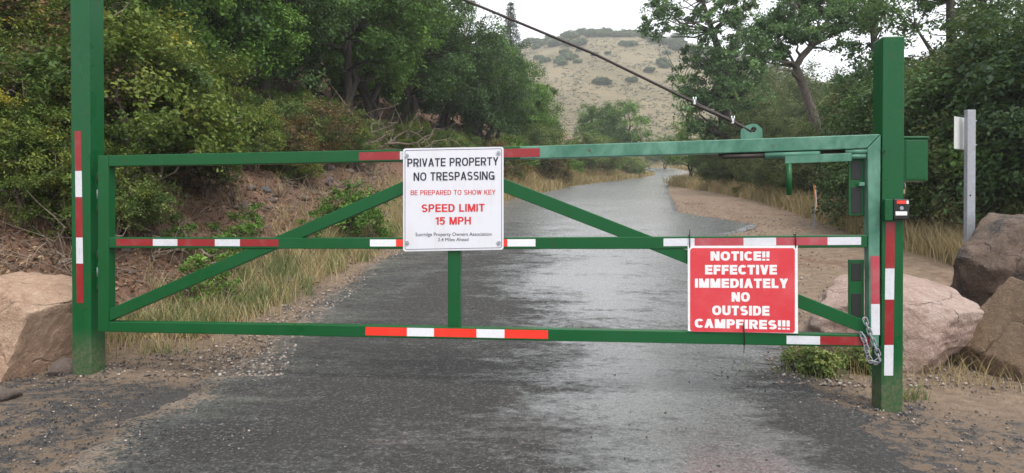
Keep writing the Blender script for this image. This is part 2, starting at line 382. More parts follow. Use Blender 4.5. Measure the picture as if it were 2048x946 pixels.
def mat_road():
    b = NB('wet_worn_asphalt'); v = b.coord()
    e = b.attr('edge'); w = b.attr('wet')  # wet is highest where the sky reflection is painted in
    st = b.coord((.75, 1.7, 1)); nb = b.noise(st, 1.1, 5, .6, .6); n2 = b.noise(st, 4.5, 5, .65, .5); nm = b.noise(v, 16, 5, .7); nf = b.noise(v, 110, 4, .75)
    ag = b.vor(v, 95); ag2 = b.vor(v, 38)
    a = b.ramp(nf, [(.3, (.03, .03, .031)), (.52, (.065, .065, .066)), (.75, (.15, .147, .144))])
    a = b.mix(b.ramp(nb, [(.4, 0), (.65, .6)]), a, b.ramp(nf, [(.3, (.045, .044, .045)), (.7, (.11, .107, .105))]))
    a = b.mix(b.ramp(ag2, [(.06, .65), (.13, 0)]), a, (.20, .19, .175))
    wm = b.math('ADD', b.math('MULTIPLY', nb, .55), b.math('MULTIPLY', n2, .45))
    wm = b.math('ADD', wm, b.math('MULTIPLY', b.math('SUBTRACT', nm, .5), .42))
    wm = b.math('ADD', wm, b.math('MULTIPLY', b.math('SUBTRACT', w, .5), .37))
    film_sheen = b.ramp(wm, [(.41, 0), (.585, 1)])            # where the wet surface is worn smooth and sky reflection is painted in
    rough_patch = b.math('SUBTRACT', 1.0, film_sheen)
    a = b.mix(film_sheen, a, b.ramp(nf, [(.3, (.07, .07, .072)), (.52, (.14, .14, .143)), (.75, (.23, .228, .227))]))  # pale worn asphalt, lifted further to paint in reflected sky brightness
    a = b.mix(b.math('MULTIPLY', rough_patch, .85), a, b.ramp(nf, [(.35, (.018, .017, .017)), (.6, (.05, .047, .045)), (.78, (.12, .11, .10))]))
    nn = b.math('ADD', b.math('MULTIPLY', nm, .6), b.math('MULTIPLY', nb, .4))
    ed = b.ramp(b.math('ADD', e, b.math('MULTIPLY', b.math('SUBTRACT', nn, .5), 2.2)), [(.52, 0), (.62, 1)])
    sand = b.ramp(nf, [(.3, (.13, .095, .068)), (.55, (.24, .18, .13)), (.75, (.34, .265, .20))])
    c = b.mix(b.math('MULTIPLY', ed, .92), a, sand)
    cell = b.n('TexVoronoi'); cell.inputs['Scale'].default_value = 85; b.l(v, cell.inputs['Vector'])
    cs = b.n('SeparateColor'); b.l(cell.outputs['Color'], cs.inputs[0])
    n45 = b.noise(v, 34, 5, .8)
    spk = b.math('ADD', b.math('MULTIPLY', cs.outputs[0], .5), b.math('MULTIPLY', n45, .5))
    c = b.mix(b.ramp(spk, [(.32, .6), (.48, 0)]), c, (.014, .0135, .013))
    c = b.mix(b.ramp(spk, [(.64, 0), (.76, .5)]), c, (.25, .235, .215))
    b.col(c)
    r = b.ramp(film_sheen, [(0, .85), (.5, .6), (1, .42)])
    r = b.math('ADD', r, b.math('MULTIPLY', ed, .35), True)
    b.rgh(r); b.set(**{'Specular IOR Level': .5})
    b.l(b.math('MULTIPLY', b.math('MULTIPLY', film_sheen, b.math('SUBTRACT', 1.0, b.math('MULTIPLY', ed, .8))), 1.0), b.p.inputs['Coat Weight'])
    b.p.inputs['Coat IOR'].default_value = 1.75; b.l(b.ramp(n45, [(.35, .14), (.7, .34)]), b.p.inputs['Coat Roughness'])
    b.l(b.bump(b.math('ADD', b.math('MULTIPLY', n45, .5), b.math('MULTIPLY', nm, .8)), .25, .010), b.p.inputs['Coat Normal'])
    h = b.math('ADD', b.math('MULTIPLY', nf, .5), b.math('MULTIPLY', ag, -.6))
    h = b.math('ADD', h, b.math('MULTIPLY', b.math('MULTIPLY', nm, rough_patch), 2.6))
    h = b.math('ADD', h, b.math('MULTIPLY', n45, b.math('ADD', b.math('MULTIPLY', rough_patch, 1.6), .7)))
    b.nrm(b.bump(h, .9, .016)); return b.mat
def mat_hill():
    b = NB('dry_grass_hillside'); v = b.coord(); n = b.noise(v, .05, 5, .6); m = b.noise(b.coord((.35, 1.0, 1)), 1.1, 5, .7); f = b.noise(v, 1.6, 4, .7)
    c = b.ramp(n, [(.35, (.125, .10, .05)), (.65, (.19, .152, .082))])
    c = b.mix(b.ramp(m, [(.5, 0), (.66, .6)]), c, (.15, .125, .085))
    c = b.mix(b.ramp(f, [(.55, 0), (.72, .5)]), c, (.11, .11, .075))
    b.col(c); b.set(Roughness=.95); b.nrm(b.bump(b.math('ADD', m, f), .8, .4)); return b.mat
M_GROUND, M_ROAD, M_HILL = mat_ground(), mat_road(), mat_hill()

# ------------------------------------------------------------------ setting: ground, road, hill, haze
def grid(xs, ys, zf):
    Xg, Yg = np.meshgrid(xs, ys); Z = zf(Xg, Yg)
    V = np.stack([Xg, Yg, Z], -1).reshape(-1, 3); nx, ny = len(xs), len(ys)
    i = (np.arange(ny-1)[:, None]*nx+np.arange(nx-1)[None]).ravel()
    return V, np.stack([i, i+1, i+nx+1, i+nx], 1)
def graded(a, b, h0, k, mid):
    out = [mid]; s = h0
    while out[-1] < b: out.append(out[-1]+s); s = h0+k*abs(out[-1]-mid) if abs(out[-1]-mid) > 7 else h0
    lo = [mid]; s = h0
    while lo[-1] > a: lo.append(lo[-1]-s); s = h0+k*abs(lo[-1]-mid) if abs(lo[-1]-mid) > 7 else h0
    return np.array(sorted(set(lo+out)))
gx = graded(-210, 210, .085, .03, 0); gy = graded(-45, 130, .085, .02, 7.0)
def ground_z(x, y):
    z = H(x, y); d = x-cx(y)
    ins = np.clip(np.minimum(d+hw_l(y), hw_r(y)-d)/.3, 0, 1)
    return z-ins*(.03+.004*np.clip(y, 0, 100))
V, Fq = grid(gx, gy, ground_z)
x, y = V[:, 0], V[:, 1]; d = x-cx(y)
st = np.interp(y, [3, 5, 6.2, 7.5, 9, 40, 80], [6.0, 4.5, 3.6, 3.1, 2.9, 2.9, 3.1])
soil = smooth01((-d-st)/.9)*.9
soil = np.maximum(soil, .55*smooth01((d-2.6)/2)*smooth01((11-y)/4)*smooth01((x-3.0)/2))
soil = np.maximum(soil, .40*smooth01((d-2.5)/.5)*smooth01((6.5-d)/1)*smooth01((y-7)/2)*smooth01((30-y)/6))
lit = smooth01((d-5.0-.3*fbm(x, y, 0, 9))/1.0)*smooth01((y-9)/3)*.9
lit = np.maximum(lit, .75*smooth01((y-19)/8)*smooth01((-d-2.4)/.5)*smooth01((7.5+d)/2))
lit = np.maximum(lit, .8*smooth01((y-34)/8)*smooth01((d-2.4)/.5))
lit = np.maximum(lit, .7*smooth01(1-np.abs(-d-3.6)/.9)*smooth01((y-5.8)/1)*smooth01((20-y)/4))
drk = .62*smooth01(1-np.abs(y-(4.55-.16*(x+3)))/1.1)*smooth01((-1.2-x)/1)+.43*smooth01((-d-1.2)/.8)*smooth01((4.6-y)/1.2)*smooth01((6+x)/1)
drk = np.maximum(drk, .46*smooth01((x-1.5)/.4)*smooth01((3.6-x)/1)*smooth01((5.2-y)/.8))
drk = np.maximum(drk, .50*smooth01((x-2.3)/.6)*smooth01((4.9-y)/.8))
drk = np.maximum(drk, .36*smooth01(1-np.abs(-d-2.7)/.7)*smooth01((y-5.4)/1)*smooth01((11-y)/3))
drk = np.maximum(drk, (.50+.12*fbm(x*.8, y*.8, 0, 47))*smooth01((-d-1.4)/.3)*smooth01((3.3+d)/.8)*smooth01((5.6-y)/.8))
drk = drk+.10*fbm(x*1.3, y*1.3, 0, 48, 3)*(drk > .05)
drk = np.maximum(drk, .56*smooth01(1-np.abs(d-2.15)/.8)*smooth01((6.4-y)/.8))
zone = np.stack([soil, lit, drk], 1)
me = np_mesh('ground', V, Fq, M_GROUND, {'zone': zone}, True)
tag(mesh_obj('ground', me), kind='structure')

ys = np.concatenate([np.arange(-30, 1, .5), np.arange(1, 16, .06), np.arange(16, 40, .25), np.arange(40, 118, .6)])
us = np.linspace(-1, 1, 61)
C_, Yg = cx(ys), np.repeat(ys[:, None], len(us), 1)
wl = hw_l(ys)+.12*fbm(ys*.9, 0*ys, 3.1, 21)+.06*fbm(ys*5, 0*ys, 8, 22)
wr = hw_r(ys)+.12*fbm(ys*.9, 0*ys, 13.1, 23)+.06*fbm(ys*5, 0*ys, 18, 24)
wl = wl+(.45+.35*fbm(ys*1.1, 0*ys, 5.5, 29, 3))*smooth01((6-ys)/2); wr = wr+(.30+.30*fbm(ys*1.3, 0*ys, 25, 27, 3)+.10*fbm(ys*6, 0*ys, 28, 28, 2))*smooth01((6.3-ys)/2)
Xg = C_[:, None]+np.where(us[None] < 0, us[None]*wl[:, None], us[None]*wr[:, None])
Z = H(Xg, Yg, False)+.006+.0006*np.clip(Yg, 0, 200)+.02*(1-us[None]**2)*smooth01((Yg-5)/5)+.004*fbm(Xg*1.2, Yg*1.2, 0, 31)
Z[:, 0] -= .03; Z[:, -1] -= .03
V = np.stack([Xg, Yg, Z], -1).reshape(-1, 3); nx = len(us)
i = (np.arange(len(ys)-1)[:, None]*nx+np.arange(nx-1)[None]).ravel()
edge = np.broadcast_to(np.where(us < 0, smooth01((-us-.62)/.55), smooth01((us-.72)/.55))[None], Xg.shape).copy()
edge *= np.interp(ys, [2, 5, 8, 14, 20], [1.0, 1.0, .85, .62, .5])[:, None]
uw = us[None]+.22*fbm(Xg*.55, Yg*.45, 0, 71, 3)
wet = np.interp(uw, [-1.2, -.8, -.5, -.2, .25, .7, .95, 1.1], [.5, .6, .2, .25, .8, .9, .5, .2])  # profile across the road, highest where the sky reflection lies
wet = wet+(np.clip(1-wet, 0, 1))*smooth01((Yg-9)/8)*.75
me = np_mesh('road', V, np.stack([i, i+1, i+nx+1, i+nx], 1), M_ROAD, {'edge': edge.ravel(), 'wet': wet.ravel()}, True)
tag(mesh_obj('road', me), kind='structure')

V, Fq = grid(np.arange(-230, 231, 3.0), np.arange(92, 345, 2.5), lambda x, y: hill_h(x, y)+np.where(y < 112, -(112-y)*.25, 0))
tag(mesh_obj('hill', np_mesh('hill', V, Fq, M_HILL, None, True)), kind='structure')

hz = MB().box((0, 150, 49), 520, 420, 104)
bz = NB('morning_haze'); pv = bz.n('VolumePrincipled'); pv.inputs['Color'].default_value = (.93, .96, 1, 1); pv.inputs['Density'].default_value = HAZE_DENSITY; pv.inputs['Anisotropy'].default_value = .2
bz.t.nodes.remove(bz.p); bz.l(pv.outputs[0], bz.out.inputs['Volume'])
if HAZE_DENSITY > 0: tag(hz.build('haze', bz.mat), kind='stuff')

# ------------------------------------------------------------------ gate frame in its own plane
def plan(px, Y): return Vector((X(px, Y), Y, 0))
GA, GB = plan(182, 5.06), plan(1762, 4.42)
E = (GB-GA).normalized(); N = Vector((E.y, -E.x, 0)); UP = Vector((0, 0, 1))
def G(px, py, off=0.0):
    """the point on the gate's front plane (moved off metres towards the viewer's side) seen at photo pixel px, py of the front plane"""
    d = ray(px, py); o = Vector((0, 0, HC)); t = (GA-o).dot(N)/d.dot(N)
    return o+d*t+N*off
def bar(mb, poly, depth, off=0.0, m=0):
    fr = [G(*p)+N*off for p in poly]
    return mb.prism(fr, [q-N*depth for q in fr], m)
def strip(parent, name, segs, y0, y1, off=.0018, mats=None, vert=False, name2=None):
    """a run of reflective tape: segs = [(a, b, material index)], between the lines y0(x), y1(x)"""
    mb = MB()
    for a, b, m in segs:
        q = [(y0(a), a), (y1(a), a), (y1(b), b), (y0(b), b)] if vert else [(a, y1(a)), (b, y1(b)), (b, y0(b)), (a, y0(a))]
        bar(mb, q, .0012, off, m)
    return mb.build(name, mats or [M_RED, M_WHT], parent)
def lin(a, b): return lambda t: a[1]+(b[1]-a[1])*(t-a[0])/(b[0]-a[0])
def pl(*pts): return lambda t: float(np.interp(t, [p[0] for p in pts], [p[1] for p in pts]))

# left (hinge) post
base = G(162, 762); zL = HZ(base.x, base.y)
post_l = thing('gate_post', (base.x, base.y, zL), 'tall green steel post carrying the gate hinges, cable running from its top', 'post')
def post_mesh(pxl, pxr, z0, z1, depth):
    a, b = G(pxl, 700), G(pxr, 700); mb = MB()
    q = [Vector((a.x, a.y, z0)), Vector((b.x, b.y, z0)), Vector((b.x, b.y, z1)), Vector((a.x, a.y, z1))]
    return mb.hexa(q+[v-N*depth for v in q]), q
mb, ql = post_mesh(144, 182, zL-.3, 4.35, .155)
mb.build('post', M_GREENP, post_l, .007)
MB().hexa([v+Vector((0, 0, 0)) for v in [ql[3]+UP*.001+N*.004-E*.004, ql[2]+UP*.001+N*.004+E*.004, ql[2]+UP*.009+N*.004+E*.004, ql[3]+UP*.009+N*.004-E*.004]]+[v-N*.163 for v in [ql[3]+UP*.001+N*.004-E*.004, ql[2]+UP*.001+N*.004+E*.004, ql[2]+UP*.009+N*.004+E*.004, ql[3]+UP*.009+N*.004-E*.004]]).build('cap', M_GREENP, post_l, .002)
strip(post_l, 'reflective_strip', [(262, 342, 0), (342, 394, 1), (394, 475, 0), (475, 527, 1), (527, 606, 0)], lin((262, 149.5), (606, 154)), lin((262, 162.5), (606, 167.5)), vert=True)
ctr = (ql[1]+ql[1]-N*.155)/2
for zz in (388, 545):
    p = G(189, zz)-N*.055; p0 = Vector((p.x, p.y, p.z))
    hg = MB().tube([p0-UP*.17, p0+UP*.17], .013, 10).build('hinge', M_STEEL, post_l, 0, True)
    for dz in (-.12, 0, .12):
        MB().tube([p0+UP*(dz-.035), p0+UP*(dz+.035)], .021, 12).build('hinge_knuckle', M_RUST if dz else M_GREYP, hg, 0, True)
    MB().hexa([p0-E*.036+UP*.14+N*.004, p0-E*.036-UP*.14+N*.004, p0-E*.008-UP*.14+N*.004, p0-E*.008+UP*.14+N*.004, p0-E*.036+UP*.14-N*.004, p0-E*.036-UP*.14-N*.004, p0-E*.008-UP*.14-N*.004, p0-E*.008+UP*.14-N*.004]).build('hinge_leaf', M_GREENP, hg)

# right (latch) post
base = G(1784, 832); zR = HZ(base.x, base.y)
post_r = thing('gate_post', (base.x, base.y, zR), 'shorter green steel post at latch end with metal box on its side', 'post')
a, b = G(1763, 600), G(1807, 600)
ztop = G(1784, 72).z
qr = [Vector((a.x, a.y, zR-.3)), Vector((b.x, b.y, zR-.3)), Vector((b.x, b.y, ztop)), Vector((a.x, a.y, ztop))]
MB().hexa(qr+[v-N*.155 for v in qr]).build('post', M_GREENP, post_r, .007)
strip(post_r, 'reflective_strip', [(444, 537, 0), (537, 599, 1), (599, 690, 0), (690, 751, 1)], lin((444, 1771.5), (751, 1768)), lin((444, 1790), (751, 1786)), vert=True)
# steel box on the post's right side
bq = [G(1809.5, 362), G(1858, 362), G(1858, 277), G(1809.5, 277)]; bq = [v-N*.012 for v in bq]
box_o = MB().hexa(bq+[v-N*.14 for v in bq]).build('lock_box', M_GREENP, post_r, .004)
lq = [bq[3]-E*.006+UP*.001+N*.008, bq[2]+E*.006+UP*.001+N*.008, bq[2]+E*.006+UP*.014+N*.008, bq[3]-E*.006+UP*.014+N*.008]
MB().hexa(lq+[v-N*.156 for v in lq]).build('lid', M_GREENP, box_o, .003)
dq = [bq[0]+E*.012+UP*.012, bq[1]-E*.012+UP*.012, bq[2]-E*.012-UP*.012, bq[3]+E*.012-UP*.012]
MB().hexa([v+N*.004 for v in dq]+[v+N*.0005 for v in dq]).build('box_door', M_GREENP, box_o, .002)
# card reader on the post front
kq = [G(1764, 441), G(1780, 441), G(1780, 399), G(1764, 399)]
MB().hexa([v+N*.045 for v in kq]+[v+N*.0005 for v in kq]).build('reader_bracket', M_GREENP, post_r, .003)
kq = [G(1780.5, 440), G(1812, 440), G(1812, 398), G(1780.5, 398)]
kr = MB().hexa([v+N*.05 for v in kq]+[v+N*.001 for v in kq]).build('card_reader', M_BLACK, post_r, .008)
def decal(parent, name, px0, py0, px1, py1, off, mat, th=.0015, bev=0):
    q = [G(px0, py1), G(px1, py1), G(px1, py0), G(px0, py0)]
    return MB().hexa([v+N*off for v in q]+[v+N*(off-th) for v in q]).build(name, mat, parent, bev)
decal(kr, 'red_label', 1786.5, 401.5, 1805, 408, .0522, M_REDB); decal(kr, 'sensor_window', 1805.6, 401.5, 1810, 408, .0522, M_WHITEP)
decal(kr, 'white_label', 1784, 423, 1807, 431, .0522, M_WHITEP, .0015, .004)
p = G(1796, 416.5)+N*.05
MB().tube([p-N*.002, p+N*.004], .012, 16).build('round_sensor', M_STEEL, kr)
p = G(1767, 301)
MB().tube([p, p+N*.012], .014, 6).build('bolt', M_GREENP, post_r); MB().tube([p+N*.012+E*.006, p+N*.02+E*.006], .008, 8).build('bolt', M_GREENP, post_r)

# swing gate
g0 = G(217, 663); groot = Vector((g0.x, g0.y, g0.z))
gate = thing('swing_gate', groot, 'long green steel tube gate closed across the wet road with red and white reflective tape', 'gate')
TD = .078
topT = pl((195, 311), (460, 305.5), (720, 300.5), (1080, 291.5), (1500, 277.5), (1762, 268)); topB = pl((195, 333), (460, 329), (720, 324), (1080, 317), (1500, 304.5), (1762, 296))
midT = pl((217, 474.5), (560, 475.5), (900, 475.5), (1300, 473.5), (1735, 470)); midB = pl((217, 496), (560, 497.5), (900, 498), (1300, 498), (1735, 495))
botT = pl((195, 643), (560, 648.5), (895, 654.5), (1300, 662), (1762, 670)); botB = pl((195, 663.5), (560, 671), (895, 678), (1300, 686), (1762, 695))
def long_bar(name, xs, T, B, mat, depth=TD, off=0, last=None):
    mb = MB(); fr = [[G(x, B(x))+N*off, G(x, T(x))+N*off] for x in xs]
    if last: fr.append([G(*last[0])+N*off, G(*last[1])+N*off]); xs = xs+[0]
    bk = [[v-N*depth for v in f] for f in fr]
    V = [v for f, k in zip(fr, bk) for v in (f[0], f[1], k[1], k[0])]; Fc = []
    for i in range(len(xs)-1):
        for k in range(4): Fc.append((i*4+k, i*4+(k+1) % 4, (i+1)*4+(k+1) % 4, (i+1)*4+k))
    Fc += [(0, 1, 2, 3), tuple(len(V)-1-k for k in range(4))]
    return mb.add(V, Fc).build(name, mat, gate, .005)
long_bar('top_rail', [217.2, 460, 720, 1040], topT, topB, M_GREEN)
long_bar('top_rail', [1040, 1080, 1300, 1500, 1700], topT, topB, M_GREEN_SHEEN, last=((1734.4, 296), (1761, 268)))
tr = [o for o in gate.children if o.name.startswith('top_rail')]
long_bar('middle_rail', [217.3, 560, 900, 1300, 1734.6], midT, midB, M_GREEN)
long_bar('bottom_rail', [217.2, 560, 895, 1300, 1739], botT, botB, M_GREEN)
mb = MB(); bar(mb, [(195, 663.5), (217, 663.8), (217, 310.5), (195, 311)], TD); mb.build('end_upright', M_GREEN, gate, .006)
mb = MB(); bar(mb, [(1739.2, 695), (1758, 695.5), (1762, 268.8), (1735, 296.8)], TD); mb.build('end_upright', M_GREEN_SHEEN, gate, .006)
mb = MB(); bar(mb, [(217.4, 643), (217.4, 618), (842, 346.5), (905, 346), (866, 362)], .05, -.006); mb.build('brace', M_GREEN, gate, .004)
mb = MB(); bar(mb, [(960, 339), (1008, 357), (1300, 471), (1597, 588), (1738, 644), (1738, 671), (1597, 616), (1230, 471), (1008, 385), (938, 357)], .05, -.006); mb.build('brace', M_GREEN, gate, .004)
mb = MB(); bar(mb, [(895, 655), (920, 655), (920, 498), (895, 498)], .06, -.008); mb.build('centre_strut', M_GREEN, gate, .004)
mb = MB(); bar(mb, [(895, 475.5), (920, 475.5), (920, 320), (895, 320)], .06, -.008); mb.build('centre_strut', M_GREEN, gate, .004)
# cable lug with a hole
def lug():
    outer = [(1483, 277.5), (1483.5, 259), (1493, 250), (1505, 246.5), (1515, 247), (1526, 256), (1527, 276.5)]
    bm = bmesh.new(); hc = Vector((1509, 258)); hr = 5.6
    ang = lambda p: math.atan2(p[1]-hc.y, p[0]-hc.x)
    ring = []
    n = 28
    angs = sorted([2*math.pi*k/n-math.pi for k in range(n)]+[ang(p)+1e-4 for p in outer]); n = len(angs)
    for k in range(n):
        th = angs[k]; dx, dy = math.cos(th), math.sin(th); best = None
        for i in range(len(outer)):
            (x1, y1), (x2, y2) = outer[i], outer[(i+1) % len(outer)]
            den = dx*(y2-y1)-dy*(x2-x1)
            if abs(den) < 1e-9: continue
            t = ((x1-hc.x)*(y2-y1)-(y1-hc.y)*(x2-x1))/den; s = ((x1-hc.x)*dy-(y1-hc.y)*dx)/den
            if t > 0 and -1e-6 <= s <= 1+1e-6: best = t if best is None else max(best, t)
        ring.append((hc.x+dx*best, hc.y+dy*best, hc.x+dx*hr, hc.y+dy*hr))
    mb = MB(); V = []
    for o, i_ in ((-.022, 0), (-.042, 1)):
        for a, b, c, d_ in ring: V += [G(a, b)+N*o, G(c, d_)+N*o]
    Fc = []; m = 2*n
    for k in range(n):
        j = (k+1) % n
        Fc += [(2*k, 2*j, 2*j+1, 2*k+1), (m+2*k+1, m+2*j+1, m+2*j, m+2*k), (2*k, m+2*k, m+2*j, 2*j), (2*k+1, 2*j+1, m+2*j+1, m+2*k+1)]
    return mb.add(V, Fc)
lug().build('cable_lug', M_GREEN_SHEEN, gate)
# latch: sliding rod in guide tubes, plate and hanging handle
def rod(px0, py0, px1, py1, r, off, name, mat, parent=None):
    return MB().tube([G(px0, py0)+N*off, G(px1, py1)+N*off], r, 10).build(name, mat, parent or gate, 0, True)
rod(1447, 313, 1532, 310.5, .016, -.018, 'latch_rod', M_RUST); rod(1440, 307.5, 1700, 300.5, .012, -.055, 'latch_rod', M_RUST)
rod(1530, 311, 1640, 307, .020, -.014, 'guide_tube', M_GREEN_SHEEN); rod(1692, 303.5, 1736, 302, .018, -.020, 'guide_tube', M_GREEN_SHEEN); rod(1692, 313.5, 1733, 312, .018, -.020, 'guide_tube', M_GREEN_SHEEN)
mb = MB(); bar(mb, [(1570, 327.5), (1703, 322.5), (1703, 306), (1570, 311)], .012, .004); lp = mb.build('latch_plate', M_GREEN_SHEEN, gate, .003)
rod(1578.5, 327, 1578.5, 390, .018, -.008, 'latch_handle', M_GREEN, lp)
for (ya, yb, ins) in ((316, 431, ((322, 358), (373, 427))), (520, 642, ((527, 563), (588, 636)))):
    mb = MB(); bar(mb, [(1703, yb), (1734, yb), (1734, ya), (1703, ya)], .02, -.045); pn = mb.build('latch_guard', M_GREEN, gate, .003)
    for (i0, i1) in ins:
        mb = MB(); bar(mb, [(1707.5, i1), (1728, i1), (1728, i0), (1707.5, i0)], .006, -.042); mb.build('rubber_pad', M_BLACK, pn, .002)
mb = MB(); bar(mb, [(1720, 372), (1731, 371), (1731, 364), (1720, 365)], .03, -.01); mb.build('latch_tab', M_GREEN_SHEEN, gate, .002)
# tape
def sub(T, B, a, b): return (lambda t: T(t)+(B(t)-T(t))*a), (lambda t: T(t)+(B(t)-T(t))*b)
t0, t1 = sub(topT, topB, .18, .86); strip(gate, 'reflective_strip', [(718, 800, 0), (800, 830, 1)], t0, t1); strip(gate, 'reflective_strip', [(985, 1080, 0)], t0, t1)
t0, t1 = sub(midT, midB, .15, .78); strip(gate, 'reflective_strip', [(233, 306, 0), (306, 355, 1), (355, 430, 0), (430, 480, 1), (480, 557, 0)], t0, t1)
strip(gate, 'reflective_strip', [(740, 792, 1), (792, 820, 0)], t0, t1, mats=[M_REDB, M_WHTB]); strip(gate, 'reflective_strip', [(995, 1015, 0), (1015, 1071, 1)], t0, t1, mats=[M_REDB, M_WHTB])
strip(gate, 'reflective_strip', [(1327, 1389, 1), (1389, 1487, 0), (1487, 1552, 1), (1552, 1655, 0), (1655, 1722, 1)], t0, t1, mats=[M_REDP, M_WHT])
t0, t1 = sub(botT, botB, .10, .82); strip(gate, 'reflective_strip', [(731, 814, 0), (814, 868, 1), (868, 953, 0), (953, 1009, 1), (1009, 1096, 0)], t0, t1, mats=[M_REDB, M_WHTB])
t0, t1 = sub(botT, botB, .18, .86); strip(gate, 'reflective_strip', [(1573, 1640, 1), (1640, 1739, 0)], t0, t1)
strip(gate, 'reflective_strip', [(512, 608, 0), (608, 670, 1)], lin((512, 1741), (670, 1742.5)), lin((512, 1759), (670, 1759.5)), vert=True, mats=[M_REDP, M_WHT])

# ------------------------------------------------------------------ lettering and signs
def text2d(s, bold=0.0):
    cu = bpy.data.curves.new('lettering', 'FONT'); cu.body = s; cu.size = 1; cu.offset = bold; cu.resolution_u = 3
    o = bpy.data.objects.new('lettering', cu); COL.objects.link(o)
    dg = bpy.context.evaluated_depsgraph_get(); me = o.evaluated_get(dg).to_mesh()
    V = [v.co.copy() for v in me.vertices]; Fc = [tuple(p.vertices) for p in me.polygons]
    o.evaluated_get(dg).to_mesh_clear(); bpy.data.objects.remove(o); bpy.data.curves.remove(cu); return V, Fc
GW = dict(A=.74, B=.68, C=.74, D=.72, E=.62, F=.58, G=.78, H=.72, K=.70, L=.56, M=.86, N=.74, O=.80, P=.66, R=.70, S=.68, T=.64, U=.72, V=.70, W=1.0, Y=.70)
GW.update({'1': .42, '5': .60, ' ': .30})
def glyph(c, w):
    """drawn capital of cap height 1: stroke polygons and width, w = stroke weight"""
    W = max(GW.get(c, w), w) if c in 'I!' else GW[c]+max(w-.15, 0)*.7
    h = w/2; ht = h*.86; S = []
    xx = lambda u: h+u*(W-w); yy = lambda v: ht+v*(1-2*ht)
    def Vs(u, a=0, b=1): S.append([(xx(u)-h, a), (xx(u)+h, a), (xx(u)+h, b), (xx(u)-h, b)])
    def Hs(v, a=0, b=1, e=1): S.append([(xx(a)-h, yy(v)-ht), (xx(b)+h*e, yy(v)-ht), (xx(b)+h*e, yy(v)+ht), (xx(a)-h, yy(v)+ht)])
    def Ds(u0, a, u1, b):
        x0, x1 = xx(u0), xx(u1); k = min(h*math.hypot(x1-x0, b-a)/abs(b-a), h*1.35); x0, x1 = min(max(x0, k), max(W-k, k)), min(max(x1, k), max(W-k, k))
        S.append([(x0-k, a), (x0+k, a), (x1+k, b), (x1-k, b)])
    def Cs(cu, cv, ru, rv, a0, a1, n=20, sq=2.5):
        pts = []
        for i in range(n+1):
            a = R(a0+(a1-a0)*i/n); c_, s_ = math.cos(a), math.sin(a)
            nx, ny = (abs(c_)**(2/sq))*(1 if c_ > 0 else -1), (abs(s_)**(2/sq))*(1 if s_ > 0 else -1)
            pts.append((xx(cu)+ru*(W-w)*nx, yy(cv)+rv*(1-2*ht)*ny))
        for i in range(n):
            def off(k, sg):
                p, q = pts[max(k-1, 0)], pts[min(k+1, n)]; dx, dy = q[0]-p[0], q[1]-p[1]; L = math.hypot(dx, dy) or 1
                return (pts[k][0]-dy/L*h*sg, pts[k][1]+dx/L*ht*sg)
            S.append([off(i, -1), off(i+1, -1), off(i+1, 1), off(i, 1), 'c'])
    if c == 'A': Ds(0, 0, .5, 1); Ds(1, 0, .5, 1); Hs(.27, .22, .78, -1)
    elif c == 'B': Vs(0); Hs(1, 0, .6, 0); Hs(.52, 0, .6, 0); Hs(0, 0, .6, 0); Cs(.6, .76, .34, .24, 90, -90); Cs(.6, .26, .40, .26, 90, -90)
    elif c == 'C': Cs(.5, .5, .5, .5, 38, 322, 28)
    elif c == 'D': Vs(0); Hs(1, 0, .45, 0); Hs(0, 0, .45, 0); Cs(.45, .5, .55, .5, 90, -90)
    elif c == 'E': Vs(0); Hs(1); Hs(.51, 0, .93); Hs(0)
    elif c == 'F': Vs(0); Hs(1); Hs(.49, 0, .9)
    elif c == 'G': Cs(.5, .5, .5, .5, 36, 330, 28); Hs(.44, .62, 1); Vs(1, .0, .46)
    elif c == 'H': Vs(0); Vs(1); Hs(.52)
    elif c in 'I': Vs(.5)
    elif c == 'K': Vs(0); Ds(.0, .34, .95, 1); Ds(.98, 0, .34, .60)
    elif c == 'L': Vs(0); Hs(0)
    elif c == 'M': Vs(0); Vs(1); Ds(.5, 0, .06, 1); Ds(.5, 0, .94, 1)
    elif c == 'N': Vs(0); Vs(1); Ds(.96, 0, .04, 1)
    elif c == 'O': Cs(.5, .5, .5, .5, 0, 360, 36)
    elif c in 'PR':
        Vs(0); Hs(1, 0, .58, 0); Hs(.45, 0, .58, 0); Cs(.58, .725, .42, .275, 90, -90)
        if c == 'R': Ds(.98, 0, .55, .48)
    elif c == 'S': Cs(.5, .75, .47, .25, 28, 270, 18, 2.2); Cs(.5, .25, .5, .25, 90, -152, 18, 2.2)
    elif c == 'T': Vs(.5); Hs(1)
    elif c == 'U': Vs(0, .36); Vs(1, .36); Cs(.5, .34, .5, .34, 180, 360)
    elif c == 'V': Ds(.5, 0, 0, 1); Ds(.5, 0, 1, 1)
    elif c == 'W': Ds(.25, 0, 0, 1); Ds(.25, 0, .5, 1); Ds(.75, 0, .5, 1); Ds(.75, 0, 1, 1)
    elif c == 'Y': Ds(.5, .40, 0, 1); Ds(.5, .40, 1, 1); Vs(.5, 0, .41)
    elif c == '!': Vs(.5, .34); Vs(.5, 0, .20)
    elif c == '1': Vs(1); Ds(.0, .74, .9, .96); 
    elif c == '5': Hs(1, .14, .95); Ds(.02, .44, .12, 1); Cs(.46, .32, .52, .32, 130, -150, 20, 2.2)
    return S, W
CAP = None
